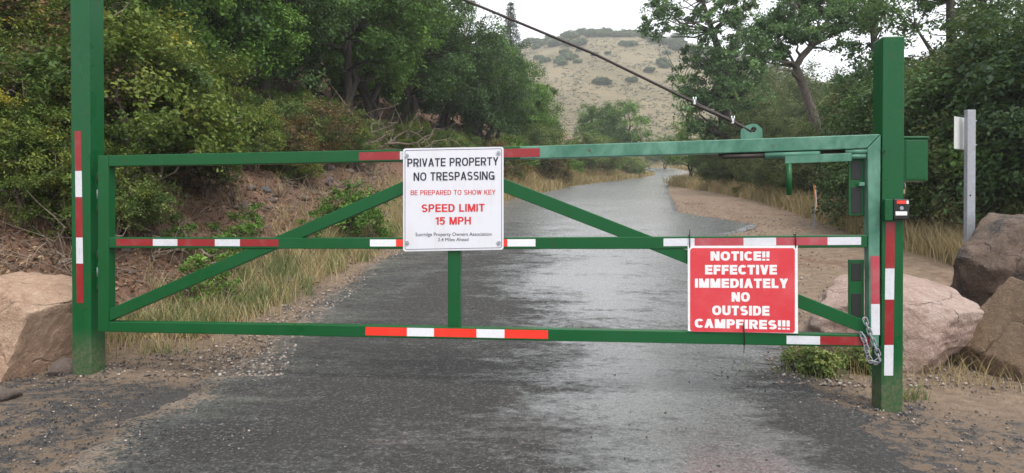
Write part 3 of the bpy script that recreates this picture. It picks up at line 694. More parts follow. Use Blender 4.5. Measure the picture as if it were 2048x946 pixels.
def letter(mb, s, x0, x1, capl, basl, capr, basr, off, weight=.15, gap=.115):
    """a drawn line of capitals fitted between px x0..x1"""
    pos = 0; polys = []
    for c in s:
        S, W = glyph(c, weight) if c != ' ' else ([], .30)
        for k, q in enumerate(S):
            lay = 0 if q[-1] == 'c' else k
            polys.append(([(p[0]+pos, p[1]) for p in q if p != 'c'], lay))
        pos += W+gap-(.07 if c == 'C' else 0)
    tot = pos-gap
    for q, lay in polys:
        out = []
        for (a, h) in q:
            t = a/tot; bs = basl+(basr-basl)*t; cp = capl+(capr-capl)*t
            out.append(G(x0+(x1-x0)*t, bs+(cp-bs)*h)+N*(off+.00012*lay+(.00006 if lay == 0 else 0)))
        mb.add(out, [tuple(range(len(out)))])
def letter_small(mb, s, x0, x1, capl, basl, capr, basr, off):
    global CAP
    V, Fc = text2d(s)
    if CAP is None: CAP = max(v.y for v in text2d('H')[0])
    xa, xb = min(v.x for v in V), max(v.x for v in V); out = []
    for v in V:
        t = (v.x-xa)/(xb-xa); h = v.y/CAP
        bs = basl+(basr-basl)*t; cp = capl+(capr-capl)*t
        out.append(G(x0+(x1-x0)*t, bs+(cp-bs)*h)+N*off)
    mb.add(out, Fc)
def rounded(px0, py0, px1, py1, r, fy=None, k=5):
    pts = []
    for cx_, cy_, a0 in ((px1-r, py1-r, 0), (px0+r, py1-r, 90), (px0+r, py0+r, 180), (px1-r, py0+r, 270)):
        for i in range(k+1):
            a = R(a0+90*i/k); pts.append((cx_+r*math.cos(a), cy_+r*math.sin(a)))
    return pts
def tilt(pts): return [(x, y-(x-907)*.018) for x, y in pts]
sc = G(907, 398)
ps = thing('property_sign', (sc.x, sc.y, sc.z), 'white square metal sign reading PRIVATE PROPERTY NO TRESPASSING bolted to the gate middle', 'sign')
mb = MB(); fr = [G(*p)+N*.011 for p in tilt(rounded(807, 295.5, 1007.5, 501, 5))]; mb.prism(fr, [v-N*.004 for v in fr]); mb.build('sign_panel', M_SIGNW, ps)
def outline(parent, name, px0, py0, px1, py1, r, wd, off, mat, tf):
    o_ = tf(rounded(px0, py0, px1, py1, r)); i_ = tf(rounded(px0+wd, py0+wd, px1-wd, py1-wd, r-wd)); n = len(o_)
    return MB().add([G(*p)+N*off for p in o_+i_], [(k, (k+1) % n, n+(k+1) % n, n+k) for k in range(n)]).build(name, mat, parent)
outline(ps, 'border_line', 810.5, 299, 1004, 497.5, 4, .9, .0122, M_INK, tilt)
def line(fn, *a, mat=M_INK, par=ps):
    m_ = MB(); fn(m_, *a); m_.build('lettering', mat, par)
line(letter, 'PRIVATE PROPERTY', 815.7, 997.3, 317.6, 334.2, 314.4, 330.8, .0126, .18); line(letter, 'NO TRESPASSING', 828, 989.8, 345.3, 361.9, 342.7, 359.6, .0126, .18)
line(letter_small, 'Sunridge Property Owners Association', 832, 983.7, 465.4, 472.2, 464.4, 471.2, .0126); line(letter_small, '2.4 Miles Ahead', 876.7, 937.4, 476, 482.4, 475.4, 481.8, .0126)
line(letter, 'BE PREPARED TO SHOW KEY', 822.3, 991.4, 380.8, 390.2, 379.5, 389, .0126, .15, mat=M_INKR); line(letter, 'SPEED LIMIT', 844, 969.8, 408.6, 424.2, 407.6, 423, .0126, .20, mat=M_INKR); line(letter, '15 MPH', 870.7, 942.5, 434.2, 449.6, 433.4, 448.6, .0126, .20, mat=M_INKR)
for (px, py) in ((814.5, 311.5), (997.5, 306.5), (815.5, 486), (998, 486)):
    p = G(px, py)+N*.0115
    bo = MB().tube([p, p+N*.004], .0155, 18).build('bolt', M_STEEL, ps); MB().tube([p+N*.004, p+N*.010], .0075, 6).build('bolt_head', M_GREYP, bo)

sc = G(1485, 580)
ns = thing('notice_sign', (sc.x, sc.y, sc.z), 'red plastic notice reading NO OUTSIDE CAMPFIRES tied between the gate rails', 'sign')
ST = .0075
def q4(a, b, c, d_, off): return [G(*p)+N*off for p in (a, b, c, d_)]
f = q4((1375.5, 661.5), (1595, 666.5), (1594.4, 491), (1375, 491.6), .010); MB().prism(f, [v-N*.005 for v in f]).build('sign_panel', M_NOTW, ns)
o_ = [(x, y+(x-1380)*.014*((y-496)/170)) for x, y in rounded(1379.8, 496, 1588.8, 662.4, 6)]
f = [G(*p)+N*.0112 for p in o_]; MB().add(f, [tuple(range(len(f)))]).build('red_face', M_NOTICE, ns)
for s, x0, x1, cl, bl, cr, br in (('NOTICE!!', 1420.5, 1538, 502.6, 521, 502.6, 521), ('EFFECTIVE', 1409.5, 1553, 529.8, 548.6, 529.5, 548.8), ('IMMEDIATELY', 1389.4, 1575, 556.9, 575, 556.9, 576),
                                  ('NO', 1462.5, 1498.8, 584, 603, 584, 603), ('OUTSIDE', 1423.8, 1538, 610.6, 629.6, 611.6, 631), ('CAMPFIRES!!!', 1388.9, 1578.5, 636.8, 654.6, 640.4, 659)):
    line(letter, s, x0, x1, cl, bl, cr, br, .0116, .29, .10, mat=M_NOTW, par=ns)
def tie(px, py0, py1, tail):
    p0, p1 = G(px, py0)+N*.012, G(px, py1)+N*.012
    pts = [p1, p0, p0-N*.06+UP*.004, p0-N*.06+UP*.005+E*.004]
    t_ = MB().tube(pts, .004, 6).build('cable_tie', M_BLACK, ns, 0, True); MB().tube([p0, p0+N*.004+UP*tail], .0028, 6).build('tie_tail', M_BLACK, t_, 0, True)
tie(1379, 472, 495, .045); tie(1590.5, 470, 495, .018); 
p0, p1 = G(1486.5, 646)+N*.015, G(1488, 690)+N*.012
t_ = MB().tube([p0, (p0+p1)/2+N*.006, p1, p1-N*.09], .0042, 6).build('cable_tie', M_BLACK, ns, 0, True); MB().tube([p1, p1-UP*.05-E*.004], .003, 6).build('tie_tail', M_BLACK, t_, 0, True)

# ------------------------------------------------------------------ lifting cable, chain, padlock
apx = ql[2]-N*.07-UP*.10
cpts = [apx]
for px, py in ((700, -112), (935, 0), (1190, 106), (1385, 201), (1478, 247), (1501, 257.5)): cpts.append(G(px, py)-N*.034)
cp0 = cpts[-1]
cab = thing('lifting_cable', (cp0.x, cp0.y, cp0.z), 'rusty steel cable slanting down from tall post to the lug on the gate top', 'cable')
MB().tube(cpts, .0095, 8).build('wire_rope', M_RUST, cab, 0, True)
lo = [G(1383, 205)-N*.03, G(1430, 225)-N*.02, G(1470, 243.5)-N*.025, G(1490, 254)-N*.03, G(1504, 262)-N*.026, G(1510, 260.5)-N*.034, G(1507, 257)-N*.044]
MB().tube(lo, [.009, .013, .011, .010, .009, .009, .009], 8).build('cable_loop', M_RUST, cab, 0, True)
for px, py in ((1390, 203), (1467, 241)):
    c = G(px, py)-N*.028; cl = MB().box(c, .016, .028, .034, math.atan2(E.y, E.x)).build('cable_clamp', M_WHITEP, cab, .004)
    for k in (-.008, .008): MB().tube([c+E*k-UP*.005+N*.01, c+E*k+UP*.034+N*.012], .0045, 8).build('clamp_bolt', M_STEEL, cl, 0, True)
def link_ring(mb, c, ax, sd_, L, W, r):
    n = 20; pts = []
    for k in range(n+1):
        th = 2*math.pi*k/n; ex, ey = math.cos(th), math.sin(th)
        s_ = (L-W)/2*(1 if ex > 0 else -1) if abs(ex) > .05 else 0
        pts.append(c+ax*(ex*W/2+s_)+sd_*(ey*W/2))
    V, Fc = tube(pts, r, 6, False); mb.add(V, Fc)
chain_px = [(1726, 634), (1731, 648), (1736, 662), (1743, 679), (1750, 697), (1756, 712), (1757, 722), (1748, 726), (1739, 724), (1734, 714), (1731, 698), (1728, 682), (1721, 667)]
cp = [G(px, py)+N*(.02 if i < 12 else .012) for i, (px, py) in enumerate(chain_px)]
seg = [0]
for a_, b_ in zip(cp, cp[1:]): seg.append(seg[-1]+(b_-a_).length)
ch = MB(); step = .036; k = 0; s_ = 0.0
def at_len(s):
    i = min(max(int(np.searchsorted(seg, s))-1, 0), len(cp)-2); t = (s-seg[i])/(seg[i+1]-seg[i]); return cp[i].lerp(cp[i+1], min(max(t, 0), 1))
while s_ < seg[-1]-.01:
    a_, b_ = at_len(s_), at_len(s_+.052); ax = (b_-a_).normalized(); c = (a_+b_)/2
    sd_ = ax.cross(N).normalized()
    if k % 2: sd_ = (sd_*.45+N*.9).normalized()
    link_ring(ch, c, ax, sd_, .052, .027, .0042); s_ += step; k += 1
# the strand passes over the brace and round behind the bottom rail corner
tag(ch.build('chain', M_GREYP, None, 0, True, tuple(cp[0])), 'short steel chain looped around the bottom latch corner of the gate', 'chain')
p = G(1812, 366)-N*.05
pk = thing('padlock', (p.x, p.y, p.z-.06), 'small padlock hanging under the green steel box', 'padlock')
sh = [p+E*(.016*math.cos(t))+UP*(-.012+.022*max(0, math.sin(t))) for t in np.linspace(0, math.pi, 11)]
sh = [p-UP*.045+E*.016]+sh+[p-UP*.045-E*.016]
MB().tube(sh, .0055, 8).build('shackle', M_STEEL, pk, 0, True)
MB().box(p-UP*.056, .03, .018, .03, math.atan2(E.y, E.x)).build('lock_body', mat_plain('worn_brass', (.34, .25, .16), .45, .6), pk, .004)

# ------------------------------------------------------------------ boulders and stones
def rock_mesh(name, seed, dims, mat, planes=(), npl=16, sub=5, rough=.05, sharp=14, extra=9):
    rng = np.random.default_rng(seed)
    bm = bmesh.new(); bmesh.ops.create_icosphere(bm, subdivisions=sub, radius=1)
    D = np.array([v.co[:] for v in bm.verts]); D /= np.linalg.norm(D, axis=1)[:, None]
    nn = rng.normal(size=(npl, 3)); nn /= np.linalg.norm(nn, axis=1)[:, None]; dd = rng.uniform(.72, 1.0, npl)
    if sub >= 4:
        n2 = rng.normal(size=(extra, 3)); n2 /= np.linalg.norm(n2, axis=1)[:, None]; nn = np.vstack([nn, n2]); dd = np.append(dd, rng.uniform(.70, .9, extra))
    for p in planes:
        v = np.array(p[:3]); nn = np.vstack([nn, v/np.linalg.norm(v)]); dd = np.append(dd, p[3])
    c = np.maximum(D@nn.T, 1e-3); inv = c/dd
    r = 1/((inv**sharp).sum(1)**(1/sharp)); r = np.minimum(r, 1.25)
    q = D*r[:, None]
    s = rng.integers(0, 999)
    r2 = 1-rough*.9*np.abs(vnoise(q[:, 0]*3.1, q[:, 1]*3.1, q[:, 2]*3.1, int(s)+9))-rough*.5*np.abs(vnoise(q[:, 0]*8, q[:, 1]*8, q[:, 2]*8, int(s)+12))+rough*.6*fbm(q[:, 0]*2.2, q[:, 1]*2.2, q[:, 2]*2.2, int(s), 5)+rough*.35*np.abs(fbm(q[:, 0]*6, q[:, 1]*6, q[:, 2]*6, int(s)+5, 3))
    q = q*r2[:, None]
    lo, hi = q.min(0), q.max(0); q = (q-(lo+hi)/2)/(hi-lo)*np.array(dims)
    for v, c_ in zip(bm.verts, q): v.co = c_
    me = bpy.data.meshes.new(name); bm.to_mesh(me); bm.free()
    me.polygons.foreach_set('use_smooth', [True]*len(me.polygons)); me.materials.append(mat)
    if sub >= 4:
        try: me.set_sharp_from_angle(angle=R(30))
        except Exception: pass
    return me
def boulder(px0, px1, py0, py1, Y, depth, seed, mat, label, planes=(), rot=0, rough=.05, npl=16, sharp=14, extra=9):
    c = P((px0+px1)/2, (py0+py1)/2, Y); sc_ = Y/F
    o = mesh_obj('boulder', rock_mesh('boulder', seed, ((px1-px0)*sc_, depth, (py1-py0)*sc_), mat, planes, npl, 6, rough, sharp, extra))
    o.location = c; o.rotation_euler = (0, 0, rot); return tag(o, label, 'boulder')
boulder(-110, 166, 548, 800, 5.35, 1.0, 3, M_RTAN, 'tan sandstone boulder beside the tall hinge post', [(.93, -.20, -.27, .60), (-.12, -.95, .20, .70), (.05, -.12, 1, .80), (.45, -.25, .85, .86), (.95, -.2, .15, .90), (-.8, -.2, .4, .9), (0, 1, .2, .8), (0, 0, -1, .8), (-.35, -.6, .72, .80)], 0, .04, 0, 90, 0)
boulder(1597, 1980, 538, 770, 6.0, 1.25, 11, M_RPINK, 'pale pink boulder behind the latch post base', [(-.55, -.3, .75, .80), (.45, -.3, .85, .82), (.9, -.2, .35, .9), (-.2, -.9, .3, .72), (.5, -.8, -.1, .75)], 0, .055, 6, 90)
boulder(1912, 2190, 424, 690, 6.75, 1.1, 21, M_RDARK, 'dark lichen stained boulder leaning over the others at the right', [(-.9, -.3, -.3, .8), (-.6, -.2, .75, .84), (0, -.9, .2, .75)], 0, .05, 5, 90)
boulder(1955, 2170, 556, 800, 5.45, .8, 31, M_RBRN, 'brown angular boulder in front of the dark leaning one', [(-.72, -.35, .60, .52), (-.9, -.25, -.2, .84), (-.25, -.95, .12, .62), (.5, -.75, .4, .62), (.35, -.1, .93, .84), (0, .9, .3, .8), (0, 0, -1, .8), (.95, 0, .2, .85)], 0, .03, 0, 90, 0)
rng = np.random.default_rng(77)
SM = [rock_mesh('stone', 100+i, (1, .8, .62), M_RGRY if i == 2 else M_RSM, (), 12, 3, .06) for i in range(5)]
def stone(px, py, Y, size, k, label, group, name='stone'):
    p = P(px, py, Y) if Y < 6 else on_ground(px, py); z = HZ(p.x, p.y)
    o = mesh_obj(name, SM[k]); o.location = (p.x, p.y, z+size*.16); o.scale = (size,)*3; o.rotation_euler = (rng.uniform(-.3, .3), rng.uniform(-.3, .3), rng.uniform(0, 6.3))
    return tag(o, label, 'stone', group)
stone(533, 385, 9.6, .22, 2, 'smooth grey stone on the bank above the dry grass', None)
stone(500, 380, 9.8, .2, 0, 'brown stone just left of the smooth grey one on the bank', None)
for i, (px, py, sz_) in enumerate(((565, 352, .2), (545, 405, .16), (610, 400, .15), (660, 372, .16), (700, 345, .2), (250, 505, .12), (262, 548, .11), (300, 468, .12), (345, 440, .13), (425, 395, .14), (585, 425, .1), (470, 420, .1), (640, 335, .17), (1075, 352, .3), (310, 520, .08), (520, 440, .09))):
    stone(px, py, 9, sz_, (0, 1, 3, 4)[i % 4], 'pale brown stone embedded in the red-brown bank', 'larger stones embedded in the bank')
stone(128, 742, 5.15, .24, 1, 'brown stone at the foot of the tall hinge post', None)
stone(18, 800, 4.45, .17, 3, 'flat pale stone lying in front of the tan boulder', None)
G_ST = 'small stones scattered down the soil bank'
k = 0
while k < 90:
    Y = rng.uniform(6.6, 17); xx = cx(Y)-rng.uniform(3.3, 7.2); px = PX0+xx/Y*F
    if px < 215: continue
    o = mesh_obj('stone', SM[int(rng.integers(0, 5)) if k % 3 else 0]); s = rng.uniform(.05, .17)*(1.3 if Y > 10 else 1)
    o.location = (xx, Y, HZ(xx, Y)+s*.15); o.scale = (s,)*3; o.rotation_euler = tuple(rng.uniform(0, 6.3, 3))
    tag(o, 'small brown stone half buried in the bare soil bank', 'stone', G_ST); k += 1

# loose gravel: nobody could count it
def gravel(name, n, sampler, smin, smax, mat, seed):
    rg = np.random.default_rng(seed)
    bm = bmesh.new(); bmesh.ops.create_icosphere(bm, subdivisions=1, radius=.5); T = np.array([v.co[:] for v in bm.verts]); Ft = np.array([[v.index for v in f.verts] for f in bm.faces]); bm.free()
    xy = sampler(rg, n); n = len(xy); s = smin+(smax-smin)*rg.random(n)**3
    Vv = T[None]*(1+.35*rg.normal(size=(n, len(T), 1)).clip(-1, 1))*s[:, None, None]*rg.uniform(.6, 1.2, (n, 1, 3))*np.array([1, 1, .7])
    a = rg.uniform(0, 6.28, n); ca, sa = np.cos(a)[:, None], np.sin(a)[:, None]
    Vx = Vv[..., 0]*ca-Vv[..., 1]*sa; Vy = Vv[..., 0]*sa+Vv[..., 1]*ca
    z = H(xy[:, 0], xy[:, 1])+.008
    Vv = np.stack([Vx+xy[:, 0:1], Vy+xy[:, 1:2], Vv[..., 2]+(z+s*.15)[:, None]], -1)
    tint = np.repeat(rg.random(n), len(T))
    Fq = (Ft[None]+(np.arange(n)*len(T))[:, None, None]).reshape(-1, 3)
    o = mesh_obj(name, np_mesh(name, Vv.reshape(-1, 3), Fq, mat, {'tint': tint})); return tag(o, kind='stuff')
def mat_gravel(name, cols, rough=.75):
    b = NB(name); b.col(b.ramp(b.attr('tint'), [(i/(len(cols)-1), c) for i, c in enumerate(cols)])); b.set(Roughness=rough); return b.mat
def s_left(rg, n):
    x = rg.uniform(-5.5, -1.3, n); y = rg.uniform(3.0, 6.8, n); d = x-cx(y); m = fbm(x*1.1, y*1.6, 0, 41); k = (m+.45*smooth01((-d-1.2)/1) > rg.random(n)*1.1-.1); return np.stack([x, y], 1)[k]
def s_right(rg, n):
    x = rg.uniform(1.5, 6.5, n); y = rg.uniform(3.0, 8.5, n); m = fbm(x*1.1, y*1.6, 0, 43); k = (m+.3 > rg.random(n)*1.2-.1); return np.stack([x, y], 1)[k]
def s_edge(rg, n):
    y = 5+16*rg.random(n)**1.6; sd_ = rg.random(n) < .55; t = np.abs(rg.normal(0, .45, n)); x = cx(y)+np.where(sd_, -hw_l(y)+.35-t, hw_r(y)-.25+t*2.2); return np.stack([x, y], 1)
GRV_D = mat_gravel('asphalt_crumbs', [(.012, .012, .013), (.03, .029, .03), (.06, .057, .055), (.13, .12, .115)], .6)
GRV_L = mat_gravel('mixed_gravel', [(.06, .05, .045), (.14, .11, .09), (.24, .19, .155), (.42, .37, .33)], .75)
gravel('asphalt_gravel', 30000, s_left, .003, .019, GRV_D, 1); gravel('pale_gravel', 4500, s_left, .003, .016, GRV_L, 2)
gravel('roadside_gravel', 16000, s_right, .003, .018, GRV_L, 3); gravel('verge_gravel', 14000, s_edge, .005, .035, GRV_L, 4); gravel('asphalt_crumb_gravel', 22000, s_right, .003, .018, GRV_D, 5)
def s_post(rg, n):
    c = np.where(rg.random((n, 1)) < .5, [[post_l.location.x+.02, post_l.location.y+.06]], [[post_r.location.x, post_r.location.y+.07]])
    a = rg.uniform(0, 6.28, n); r = .10+np.abs(rg.normal(0, .24, n)); return c+np.stack([np.cos(a)*r, np.sin(a)*r], 1)
gravel('post_foot_gravel', 500, s_post, .004, .022, GRV_L, 8); gravel('post_foot_crumbs', 1100, s_post, .004, .022, GRV_D, 9)
def s_road(rg, n):
    y = rg.uniform(3.1, 16, n); x = cx(y)+rg.uniform(-2.2, 2.3, n); return np.stack([x, y], 1)
gravel('road_grit', 2600, s_road, .004, .016, GRV_D, 6); gravel('pale_road_grit', 1200, s_road, .003, .011, GRV_L, 7)

# ------------------------------------------------------------------ leaves, trees and shrubs
def nrmz(a): return a/np.maximum(np.linalg.norm(a, axis=-1, keepdims=True), 1e-9)
def leaf_quads(c, n, size, rg, aspect=.55):
    k = len(c); r = nrmz(rg.normal(size=(k, 3))); t = nrmz(np.cross(n, r)); b = np.cross(n, t)
    s = (size*rg.uniform(.65, 1.25, k))[:, None]
    V = np.stack([c-t*s*.5, c+b*s*aspect*.5+n*s*.10-t*s*.04, c+t*s*.5-n*s*.06, c-b*s*aspect*.5+n*s*.10-t*s*.04], 1)
    return V.reshape(-1, 3), np.arange(4*k).reshape(-1, 4)
def clump_leaves(C, O, rad, n_twig, n_leaf, rg, flat=.65, spread=.13):
    """C clump centres, O outward directions -> leaf centres, normals, tints; leaves sit along little twigs"""
    K = len(C); rad = np.broadcast_to(rad, (K,))
    td = nrmz(rg.normal(size=(K, n_twig, 3))+O[:, None]*.55+np.array([0, 0, .25])); td[..., 2] *= flat
    t = rg.uniform(.08, 1.05, (K, n_twig, n_leaf, 1))**.8
    pos = C[:, None, None]+td[:, :, None]*t*rad[:, None, None, None]+rg.normal(size=(K, n_twig, n_leaf, 3))*spread*rad[:, None, None, None]
    pos[..., 2] -= .12*rad[:, None, None]*t[..., 0]**2
    nn = nrmz(rg.normal(size=pos.shape)*.65+np.array([0, 0, .75])+O[:, None, None]*.45)
    tint = np.clip(rg.normal(.44, .21, (K, 1, 1))+rg.normal(0, .06, (K, n_twig, 1))+rg.normal(0, .10, pos.shape[:3]), 0, 1)
    return pos.reshape(-1, 3), nn.reshape(-1, 3), tint.ravel()
def limb(p0, p1, r0, r1, rg, sag=.12, k=5):
    p0, p1 = np.array(p0, float), np.array(p1, float); L = np.linalg.norm(p1-p0)
    pts = [p0+(p1-p0)*t+np.array([0, 0, -sag*L*t*(1-t)*2])+(rg.normal(size=3)*L*.05 if 0 < t < 1 else 0) for t in np.linspace(0, 1, k)]
    return pts, list(np.linspace(r0, r1, k))
def tree_data(name, seed, height, base_z, rx, ry, n_cl, cl_r, n_twig, n_leaf, leaf, leaf_mat, bark, trunk_r=.14, trunk=None, centers=None, n_stem=1, shell=.5, uneven=.35, limbs=True, aspect=.55):
    """returns (trunk mesh, crown mesh) in local coordinates, foot at the origin"""
    rg = np.random.default_rng(seed)
    if centers is None:
        D = nrmz(rg.normal(size=(n_cl*2, 3))); D = D[D[:, 2] > -.75][:n_cl]
        rr = (shell+(1-shell)*rg.random(len(D))**.6)*(1+uneven*fbm(D[:, 0]*1.7, D[:, 1]*1.7, D[:, 2]*1.7+seed, seed, 2))
        hz_ = (height-base_z)/2; C = D*rr[:, None]*np.array([rx, ry, hz_])+np.array([0, 0, base_z+hz_*.98])
        C[:, 2] = np.maximum(C[:, 2], base_z*.5+.05); O = D
        radc = cl_r*rg.uniform(.7, 1.25, len(C))
    else:
        C = np.array([c[:3] for c in centers], float); radc = np.array([c[3] for c in centers]); cen = C.mean(0); O = nrmz(C-cen)
    pos, nn, tint = clump_leaves(C, O, radc, n_twig, n_leaf, rg)
    pos[:, 2] = np.where(pos[:, 2] < .03, .03+rg.random(len(pos))*.1, pos[:, 2])
    V, Fq = leaf_quads(pos, nn, leaf*np.repeat(rg.uniform(.72, 1.35, len(C)), n_twig*n_leaf), rg, aspect)
    crown = np_mesh(name+'_crown', V, Fq, leaf_mat, {'tint': np.repeat(tint, 4)})
    mb = MB()
    stems = []
    if trunk is not None: stems = trunk
    else:
        for s in range(n_stem):
            a = rg.uniform(0, 6.28); sp = 0 if n_stem == 1 else rg.uniform(.1, .45)*rx
            top = np.array([sp*math.cos(a), sp*math.sin(a), height*rg.uniform(.72, .85)])
            k = 7; pts = [top*np.array([t**1.3, t**1.3, t])+np.array([math.cos(a), math.sin(a), 0])*.04*s+(rg.normal(size=3)*np.array([.03, .03, 0])*height if 0 < t < 1 else 0) for t in np.linspace(0, 1, k)]
            pts[0] = pts[0]-np.array([0, 0, .25]); stems.append((pts, list(np.linspace(trunk_r, trunk_r*.18, k))))
    for pts, rad in stems: mb.tube(pts, rad, 9)
    if limbs:
        SP = np.array([p for pts, _ in stems for p in pts[1:]]); SR = np.array([r_ for _, rad in stems for r_ in rad[1:]])
        for c in C[::2 if len(C) > 60 else 1]:
            dd = np.linalg.norm(SP-c, axis=1)+np.maximum(SP[:, 2]-c[2]+.15*np.linalg.norm(SP-c, axis=1), 0)*2.0
            j = int(np.argmin(dd)); pts, rad = limb(SP[j], c, max(SR[j]*.45, .012), .006, rg); mb.tube(pts, rad, 5)
    V = [v for v in mb.v]
    tm = bpy.data.meshes.new(name+'_trunk'); tm.from_pydata(V, [], mb.f); tm.polygons.foreach_set('use_smooth', [True]*len(tm.polygons)); tm.materials.append(bark)
    return tm, crown
def plant(name, data, x, y, label, cat, group=None, s=1.0, rz=None, sz=None, parts=('trunk', 'crown'), z=None, rg=np.random.default_rng(5)):
    r = thing(name, (x, y, (HZ(x, y) if z is None else z)-.03), label, cat, group)
    r.rotation_euler = (0, 0, rg.uniform(0, 6.28) if rz is None else rz); r.scale = (s, s, sz or s)
    for pn, me in zip(parts, data): mesh_obj(pn, me, r)
    return r

OAK = [tree_data('oak', 200+i, 7.2, .9, 2.3+.2*(i % 3), 2.3, 105, .72, 8, 34, .115, L_OAK, M_BARK, .15, n_stem=2+i % 2, shell=.35) for i in range(5)]
OAKD = [tree_data('dark_oak', 230+i, 7.0, .6, 2.4, 2.4, 105, .72, 8, 32, .115, L_DARK, M_BARK, .15, n_stem=2, shell=.35) for i in range(3)]
LIME = [tree_data('maple', 250+i, 5.2, .7, 1.8, 1.8, 80, .7, 8, 32, .10, L_LIME, M_BARK, .10, n_stem=2, shell=.35) for i in range(2)]
SHR = [tree_data('shrub', 270+i, 2.1, .12, 1.25, 1.2, 60, .42, 7, 30, .065, L_OLIVE, M_TWIG, .035, n_stem=4, shell=.3) for i in range(3)]
SHRY = [tree_data('yellow_shrub', 290+i, 2.6, .15, 1.2, 1.1, 75, .42, 8, 36, .058, L_YEL, M_TWIG, .04, n_stem=3, shell=.3) for i in range(2)]
SHRG = [tree_data('green_shrub', 300+i, 1.2, .06, .7, .7, 44, .3, 6, 26, .055, L_LIME, M_TWIG, .02, n_stem=4, shell=.3) for i in range(2)]
SHRB = [tree_data('brown_shrub', 310, 1.6, .1, 1.1, 1.0, 50, .4, 6, 24, .06, L_BROWN, M_TWIG, .03, n_stem=4, shell=.3)]
rg = np.random.default_rng(12)
LBL_F = 'leafy green oak among the thicket on the left slope'
GRP_F = 'oaks crowding the left slope'
def dmin(Y): return float(np.interp(Y, [6, 9, 14, 20, 28, 40, 60], [8.5, 8.2, 7.8, 7.3, 6.8, 6.4, 6.4]))
OAKN = [tree_data('fine_oak', 220+i, 5.8, .3, 2.1, 2.0, 120, .62, 9, 42, .068, (L_OAK, L_DARK)[i], M_BARK, .12, n_stem=3, shell=.35) for i in range(2)]
# first rank, then ranks climbing the slope
n = 0
for rank, (off, sp) in enumerate(((0.3, 2.6), (3.0, 3.2), (6.2, 3.8), (10.0, 4.6), (15, 5.5))):
    Y = 7.2+rank*.7
    while Y < 47+rank*2:
        xx = cx(Y)-dmin(Y)-off-rg.uniform(-.5, .6); px = PX0+xx/Y*F
        if px > -900 and not (rank == 4 and Y > 40):
            sR = 1 if rank < 2 else .88; v = OAK[int(rg.integers(0, 5))] if rg.random() < (.62 if Y > 16 else .45) else OAKD[int(rg.integers(0, 3))]
            s = sR*rg.uniform(.8, 1.12)*float(np.interp(Y, [6, 12, 25, 33, 42, 60], [.8, .92, 1.0, .92, .74, .6]))
            if Y < 13.5 and rank < 3: v = OAKN[n % 2]; s *= 1.12
            plant('oak_tree', v, xx, Y, LBL_F, 'tree', GRP_F, s, sz=s*rg.uniform(.92, 1.15), rg=rg); n += 1
        Y += sp*rg.uniform(.8, 1.2)*(1 if Y < 20 else 1.15)
def px_plant(name, data, px, Y, label, cat, group=None, s=1.0, **k):
    return plant(name, data, X(px, Y), Y, label, cat, group, s, **k)
px_plant('maple_tree', LIME[0], 470, 15.5, 'lighter yellow-green young maple against the dark oaks over the left half of the gate', 'tree', None, .8)
px_plant('maple_tree', LIME[1], 700, 23, 'tall light green maple above the property sign at the front of the oak thicket', 'tree', None, 1.35)
px_plant('maple_tree', LIME[0], 960, 35, 'light green maple low on the slope, second from the road bend', 'tree', None, 1.1)
px_plant('maple_tree', LIME[1], 1062, 42, 'light green maple at the road end of the left thicket', 'tree', None, .95)
# shrubs on the bank
px_plant('shrub', SHRY[0], 325, 9.2, 'waist-high shrub with yellowing leaves right of the tall post', 'shrub', None, .95, parts=('stem', 'foliage'))
px_plant('shrub', SHRY[1], 245, 8.6, 'green leafy shrub arching behind the tall post and gate end', 'shrub', None, 1.05, parts=('stem', 'foliage'))
px_plant('shrub', SHRY[1], 35, 7.2, 'bright low shrub just behind the tan boulder', 'shrub', None, .48, parts=('stem', 'foliage'))
px_plant('shrub', SHRG[0], 712, 11.5, 'small bright green bush on the bank just left of the property sign', 'shrub', None, .85, parts=('stem', 'foliage'))
GRP_S = 'olive shrubs along the top of the bank'
for Y in np.arange(7.0, 30, 1.05):
    xx = cx(Y)-dmin(Y)+rg.uniform(.7, 2.3); px = PX0+xx/Y*F
    if px < -150: continue
    v = SHR[int(rg.integers(0, 3))] if rg.random() < .6 else SHRY[int(rg.integers(0, 2))]
    plant('shrub', v, xx, Y, 'olive green shrub at the foot of the oak thicket', 'shrub', GRP_S, rg.uniform(.42, .78), parts=('stem', 'foliage'), rg=rg)
GRP_B = 'browned shrubs on the bank'
for px, Y, s in ((60, 8.2, 1.0), (190, 9.4, .9), (640, 15, .9), (1000, 26, 1.0), (560, 13.2, .8), (100, 9.5, 1.2)):
    px_plant('shrub', SHRB[0], px, Y, 'browned dry shrub among the bank greenery', 'shrub', GRP_B, s, parts=('stem', 'foliage'), rg=rg)
px_plant('shrub', SHRB[0], 1110, 34, 'orange-brown shrub beside the road where it bends', 'shrub', None, .95, parts=('stem', 'foliage'))
GRP_K = 'low green shrubs beyond the property sign beside the road'
for Y in np.arange(26, 60, 2.2):
    xx = cx(Y)-rg.uniform(3.9, 5.2)
    plant('shrub', SHRG[int(rg.integers(0, 2))] if rg.random() < .5 else SHR[int(rg.integers(0, 3))], xx, Y, 'low shrub lining the left road edge towards the bend', 'shrub', GRP_K, rg.uniform(.8, 1.5), parts=('stem', 'foliage'), rg=rg)
